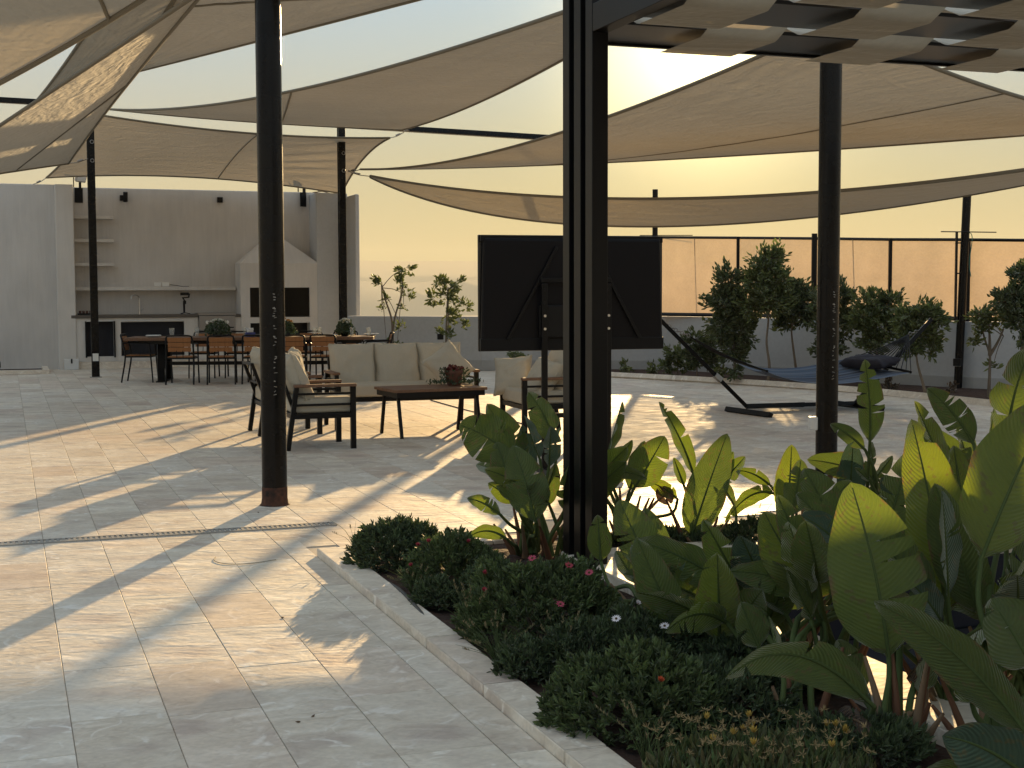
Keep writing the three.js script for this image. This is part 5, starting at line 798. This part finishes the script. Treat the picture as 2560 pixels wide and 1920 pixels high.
  weed('grass weeds with seed heads at the far kerb corner', [-0.91,0.03,-7.899], 7, 0.16, 1); weed('grass weeds between the two far daisy bushes', [-0.483,0.02,-6.666], 30, 0.15, 2); weed('tall grass weeds in front of the largest bush', [-0.166,0.02,-5.733], 44, 0.26, 3); weed('grass weeds beside the low bush near the kerb', [-0.06,0.02,-5.408], 60, 0.17, 4); weed('seeding grass between the largest and the orange-flowered bush', [0.192,0.02,-5.305], 34, 0.24, 5); weed('grass weeds at the kerb by the lower bush', [0.412,0.02,-4.227], 22, 0.2, 6);
  weed('grass standing behind the coping near the right post', [1.368,0.02,-7.842], 14, 0.26, 7);
  const ri = single('irrigation_pipe', tube([[-0.633,0.03,-6.965], [-0.546,0.045,-6.698], [-0.455,0.045,-6.376], [-0.375,0.03,-6.111]], 0.009, 30, 7), std(rgb(0.07, 0.065, 0.06), 0.7), 'grey irrigation pipe lying on the soil beside the kerb', 'pipe');
  single('floor_cable', tube([[-1.13,0.006,-19.186], [-0.563,0.006,-17.507], [-0.001,0.006,-16.036], [0.441,0.006,-14.695]], 0.006, 40, 5), M.black, 'thin black cable running over the paving from the sofa to the television stand', 'cable');
  single('loose_cord', tube([[-1.683,0.005,-7.791], [-1.667,0.005,-7.682], [-1.578,0.005,-7.588], [-1.452,0.005,-7.599], [-1.327,0.005,-7.703]], 0.0025, 40, 5), std(rgb(0.3, 0.26, 0.2), 0.9), 'thin loose cord lying on the paving in front of the drain grate', 'cord');
  // litter on the paving
  const bits = rng(9); [[[-0.995,0,-7.067], 'dry leaf'], [[-1.072,0,-6.326], 'dry leaf'], [[-0.714,0,-4.821], 'dry leaf'], [[-1.726,0,-9.391], 'dry leaf'], [[-0.742,0,-4.768], 'dry leaf'], [[-1.8,0,-9.122], 'dry leaf']].forEach(([p], i) => { const m = single('fallen_leaf', at(leafGeo(0.022, 0.009, 0.5), 0, 0.004, 0, PI / 2 - 0.1, i * 1.3, 0), std(rgb(0.13, 0.085, 0.05), 0.9), ['small dry leaf fallen near the kerb corner', 'small dry leaf on the paving left of the kerb', 'dry leaf on the paving low beside the kerb', 'dry leaf on the paving left of the round post foot', 'dry leaf on the paving in the lower shade', 'tiny dry leaf behind the drain grate'][i], 'leaf', 'dry leaves on the paving'); m.position.set(...p); });
}
// ---------------------------------------------------------------- trees along the walls
{
  const lg = leafGeo(0.08, 0.036, 0.25), lm = leafMat(rgb(1, 1, 1), 0.45);
  // crown blobs: [x, y, z, rx, ry]
  const tree = (label, foot, stems, blobs, n, tone, seed, name = 'young_tree', s0 = 1) => {
    const t = thing(name, label, 'tree', [foot[0], 0, foot[2]], 0, 'young trees along the boundary wall'), r = rng(seed), it = [], F = V([foot[0], 0, foot[2]]), tr = [], br = [];
    for (const pts of stems) tr.push(taper(pts.map((p) => V(p).sub(F)), 0.026 * s0, 0.011 * s0, 14, 7));
    part('trunk', tr, M.bark, t);
    const tot = blobs.reduce((a, b) => a + b[3] * b[4], 0);
    for (const [x, y, z, rx0, ry0] of blobs) { const bk = n > 1300 ? 1.16 : 1, rx = rx0 * bk, ry = ry0 * bk;
      const c = new THREE.Vector3(x, y, z).sub(F), s = stems[Math.floor(r() * stems.length)], e = V(s[s.length - 1]).sub(F), m = Math.max(4, Math.round(0.85 * n * rx * ry / tot)), tips = [];
      br.push(taper([e.clone().add(new THREE.Vector3(0, -0.1, 0)), e.clone().lerp(c, 0.5), c], 0.008, 0.004, 6, 4));
      const nt = Math.max(5, Math.round(m / 16)); for (let k = 0; k < nt; k++) { const a = r() * 6.3, w = r() * 2 - 1, q = 0.45 + 0.6 * r(), tp = c.clone().add(new THREE.Vector3(Math.cos(a) * Math.sqrt(1 - w * w) * rx * q, w * ry * q, Math.sin(a) * Math.sqrt(1 - w * w) * rx * q)); tips.push(tp); br.push(taper([c.clone().lerp(tp, 0.1), c.clone().lerp(tp, 0.55).add(new THREE.Vector3(0, 0.02, 0)), tp], 0.004, 0.0018, 4, 3)); }
      for (let k = 0; k < m; k++) { const tp = tips[Math.floor(r() * nt)], f = 0.35 + 0.75 * r(), p = c.clone().lerp(tp, f).add(new THREE.Vector3((r() - 0.5) * 0.09, (r() - 0.5) * 0.09, (r() - 0.5) * 0.09)), d = tp.clone().sub(c).normalize().add(new THREE.Vector3((r() - 0.5) * 1.6, 0.3 + (r() - 0.5), (r() - 0.5) * 1.6)).normalize(), k2 = 0.6 + 0.8 * r(); it.push({ p, d, s: 0.7 + 0.6 * r(), r: r() * 6.3, c: rgb(tone[0] * k2, tone[1] * k2, tone[2] * k2) }); }
    }
    part('branches', br, M.bark, t).userData.kind = 'stuff'; foliage('crown', lg, lm, t, it); return t;
  };
  const G1 = [0.11, 0.145, 0.036], G2 = [0.078, 0.108, 0.033], G3 = [0.13, 0.16, 0.04], b = (p, rx, ry) => [...p, rx, ry === undefined ? rx : ry];
  tree('slender young tree with two leafy tops left of the television', [-2.23,0.057,-25.6], [[[-2.221,0.057,-25.6], [-2.199,0.613,-25.6], [-2.162,0.996,-25.6], [-2.039,1.422,-25.6], [-1.994,1.76,-25.5]], [[-2.199,0.613,-25.6], [-2.213,0.997,-25.6], [-2.345,1.423,-25.6], [-2.394,1.677,-25.6]]], [b([-1.976,1.929,-25.5], 0.17, 0.26), b([-2.029,1.659,-25.5], 0.2, 0.22), b([-1.92,1.421,-25.6], 0.14), b([-2.411,1.695,-25.6], 0.17, 0.2), b([-2.295,1.38,-25.6], 0.13), b([-1.989,1.234,-25.6], 0.11), b([-2.043,0.868,-25.6], 0.12), b([-2.39,1.168,-25.6], 0.07), b([-2.115,0.527,-25.6], 0.1), b([-2.311,0.554,-25.6], 0.08)], 560, G3, 1);
  tree('bushier young tree between the sofa and the television', [-1.212,0.04,-25.4], [[[-1.212,0.04,-25.4], [-1.199,0.744,-25.4], [-1.179,1.251,-25.4], [-1.16,1.588,-25.4]]], [b([-1.311,1.69,-25.4], 0.2, 0.18), b([-1.016,1.672,-25.4], 0.16, 0.2), b([-1.186,1.419,-25.4], 0.24, 0.2), b([-1.44,1.378,-25.4], 0.15), b([-1.163,1.082,-25.4], 0.25, 0.14), b([-0.849,1.25,-25.4], 0.12), b([-0.893,0.929,-25.4], 0.17, 0.1), b([-1.148,0.727,-25.4], 0.2, 0.12), b([-1.167,0.447,-25.4], 0.13, 0.09)], 1150, G3, 2);
  tree('dense dark tree with foliage low to the ground beside the netting', [3.591,0.047,-22.3], [[[3.591,0.047,-22.3], [3.572,0.524,-22.3], [3.554,0.97,-22.3]]], [b([3.482,1.674,-22.3], 0.22, 0.26), b([3.373,1.341,-22.3], 0.27, 0.28), b([3.633,1.266,-22.3], 0.3, 0.3), b([3.391,0.97,-22.3], 0.26, 0.26), b([3.659,0.88,-22.3], 0.28, 0.25), b([3.505,0.598,-22.3], 0.24, 0.2), b([3.676,0.523,-22.3], 0.14, 0.2), b([3.573,0.231,-22.2], 0.1, 0.12)], 5200, G2, 3);
  tree('tallest bright-topped tree in front of the netting', [4.072,-0.024,-22], [[[4.05,-0.024,-22], [4.084,0.315,-22], [4.036,0.682,-22], [4.062,1.048,-22], [4.045,1.341,-22]]], [b([3.981,1.925,-22], 0.24, 0.22), b([4.112,1.997,-22], 0.17, 0.24), b([3.911,1.633,-22], 0.27, 0.24), b([4.203,1.669,-22], 0.24, 0.25), b([4.023,1.378,-22], 0.34, 0.28), b([3.804,1.269,-22], 0.2, 0.2), b([4.243,1.34,-22], 0.22, 0.2)], 4300, G1, 4);
  tree('round-headed tree just left of the right round post', [4.544,0.029,-22.3], [[[4.604,0.028,-22.3], [4.54,0.446,-22.3], [4.491,0.855,-22.3], [4.504,1.041,-22.3]]], [b([4.499,1.523,-22.3], 0.2, 0.18), b([4.672,1.337,-22.3], 0.25, 0.24), b([4.413,1.264,-22.3], 0.27, 0.24), b([4.712,1.077,-22.3], 0.18, 0.14), b([4.401,1.004,-22.3], 0.2, 0.12)], 3000, G2, 5);
  tree('tree mostly behind the right round post', [4.916,0.014,-21.2], [[[4.916,0.014,-21.2], [4.933,0.355,-21.2], [4.922,0.708,-21.2]]], [b([5.005,1.414,-21.2], 0.2, 0.22), b([4.76,1.238,-21.2], 0.2, 0.2), b([5.08,1.061,-21.2], 0.22, 0.24), b([4.799,0.921,-21.2], 0.22, 0.22), b([4.908,0.638,-21.2], 0.24, 0.18), b([4.732,0.603,-21.2], 0.12, 0.12)], 3000, G2, 6);
  tree('bushy tree behind the middle of the hammock', [5.47,-0.009,-20.8], [[[5.47,-0.009,-20.8], [5.479,0.374,-20.8], [5.46,0.721,-20.8]]], [b([5.362,1.31,-20.8], 0.24, 0.2), b([5.639,1.309,-20.8], 0.2, 0.2), b([5.261,1.068,-20.8], 0.22, 0.2), b([5.505,0.998,-20.8], 0.27, 0.22), b([5.747,0.998,-20.8], 0.16, 0.2), b([5.439,0.721,-20.8], 0.26, 0.15)], 3000, G1, 7);
  tree('leaning tree behind the right end of the hammock', [5.758,-0.03,-19.2], [[[5.764,-0.03,-19.2], [5.689,0.234,-19.2], [5.614,0.491,-19.2], [5.586,0.683,-19.2]]], [b([5.622,1.195,-19.2], 0.26, 0.18), b([5.816,1.099,-19.2], 0.22, 0.18), b([5.432,1.068,-19.2], 0.16, 0.18), b([5.659,0.907,-19.2], 0.27, 0.18), b([5.534,0.728,-19.2], 0.17, 0.12), b([5.79,0.715,-19.2], 0.15, 0.12)], 2800, G1, 8);
  tree('sparse young tree with a forked trunk right of the leaning pole', [6.509,-0.022,-18.9], [[[6.502,-0.022,-18.9], [6.513,0.409,-18.9], [6.508,0.63,-18.9], [6.442,0.819,-18.9], [6.388,1.008,-18.9]], [[6.509,0.611,-18.9], [6.612,0.787,-18.9], [6.691,0.976,-18.9]], [[6.509,0.611,-18.9], [6.505,0.819,-18.9], [6.488,1.04,-18.9]]], [b([6.372,1.166,-18.9], 0.18, 0.14), b([6.572,1.228,-18.9], 0.16, 0.13), b([6.481,1.04,-18.9], 0.18, 0.12), b([6.306,1.009,-18.9], 0.12, 0.1), b([6.669,1.102,-18.9], 0.12, 0.1), b([6.278,0.82,-18.9], 0.1, 0.08), b([6.556,0.472,-18.9], 0.06, 0.06)], 900, G3, 9);
  tree('tall tree cut by the right edge of the view', [6.726,-0.048,-18.3], [[[6.726,-0.048,-18.3], [6.719,0.564,-18.3], [6.721,1.053,-18.3]]], [b([6.688,1.721,-18.3], 0.16, 0.16), b([6.603,1.418,-18.3], 0.22, 0.2), b([6.817,1.417,-18.3], 0.2, 0.22), b([6.483,1.358,-18.3], 0.14, 0.13), b([6.701,1.114,-18.3], 0.22, 0.18), b([6.769,0.809,-18.3], 0.12, 0.1)], 2200, G2, 10);
  tree('small leafy shrub behind the left arm of the hammock stand', [3.092,0.006,-23.2], [[[3.092,0.006,-23.2], [3.098,0.331,-23.2], [3.104,0.602,-23.2]]], [b([3.05,0.68,-23.2], 0.2, 0.16), b([3.282,0.602,-23.2], 0.17, 0.14), b([3.167,0.409,-23.2], 0.22, 0.14), b([3.361,0.369,-23.2], 0.15, 0.12), b([2.974,0.409,-23.2], 0.12, 0.12)], 1500, G2, 11, 'shrub', 0.6);
  tree('narrow shrub between the television leg and hammock', [2.854,-0,-23.8], [[[2.854,-0,-23.8], [2.837,0.302,-23.8], [2.828,0.541,-23.8]]], [b([2.773,0.422,-23.8], 0.16, 0.16), b([2.972,0.222,-23.8], 0.14, 0.12), b([2.654,0.223,-23.8], 0.12, 0.14)], 850, G1, 12, 'shrub', 0.5);
  tree('low leafy plant showing under the television', [0.161,0.067,-25.3], [[[0.161,0.067,-25.3], [0.153,0.236,-25.3], [0.145,0.363,-25.3]]], [b([0.078,0.338,-25.3], 0.18, 0.07), b([0.221,0.32,-25.3], 0.14, 0.08)], 240, G1, 13, 'shrub', 0.5);
  [['small dry shrub below the dense tree', 1560, 812, 22.5], ['small weedy shrub left of the hammock foot', 1412, 815, 24.1], ['small weedy shrub right of the television leg', 1350, 806, 24.6], ['low twiggy weed below the wall behind the hammock', 1760, 832, 21.8], ['low twiggy weed under the hammock pillow', 1925, 848, 20.6], ['low weed at the wall foot right of the hammock', 2055, 858, 19.9]].forEach(([l, x, y, d], i) => { const k = (y2) => [(x - 1106) * d / 3000, 1.5 + (627 - y2) * d / 3000, -d], f = k(y); tree(l, f, [[f, k(y - 12), k(y - 22)]], [b(k(y - 18), 0.09, 0.12), b(k(y - 8), 0.11, 0.08)], 140, i < 3 ? G3 : [0.1, 0.07, 0.04], 20 + i, 'weed', 0.3); });
}
scene.traverse((o) => { if (o.isMesh || o.isInstancedMesh) shade(o); });
renderer.render(scene, camera);
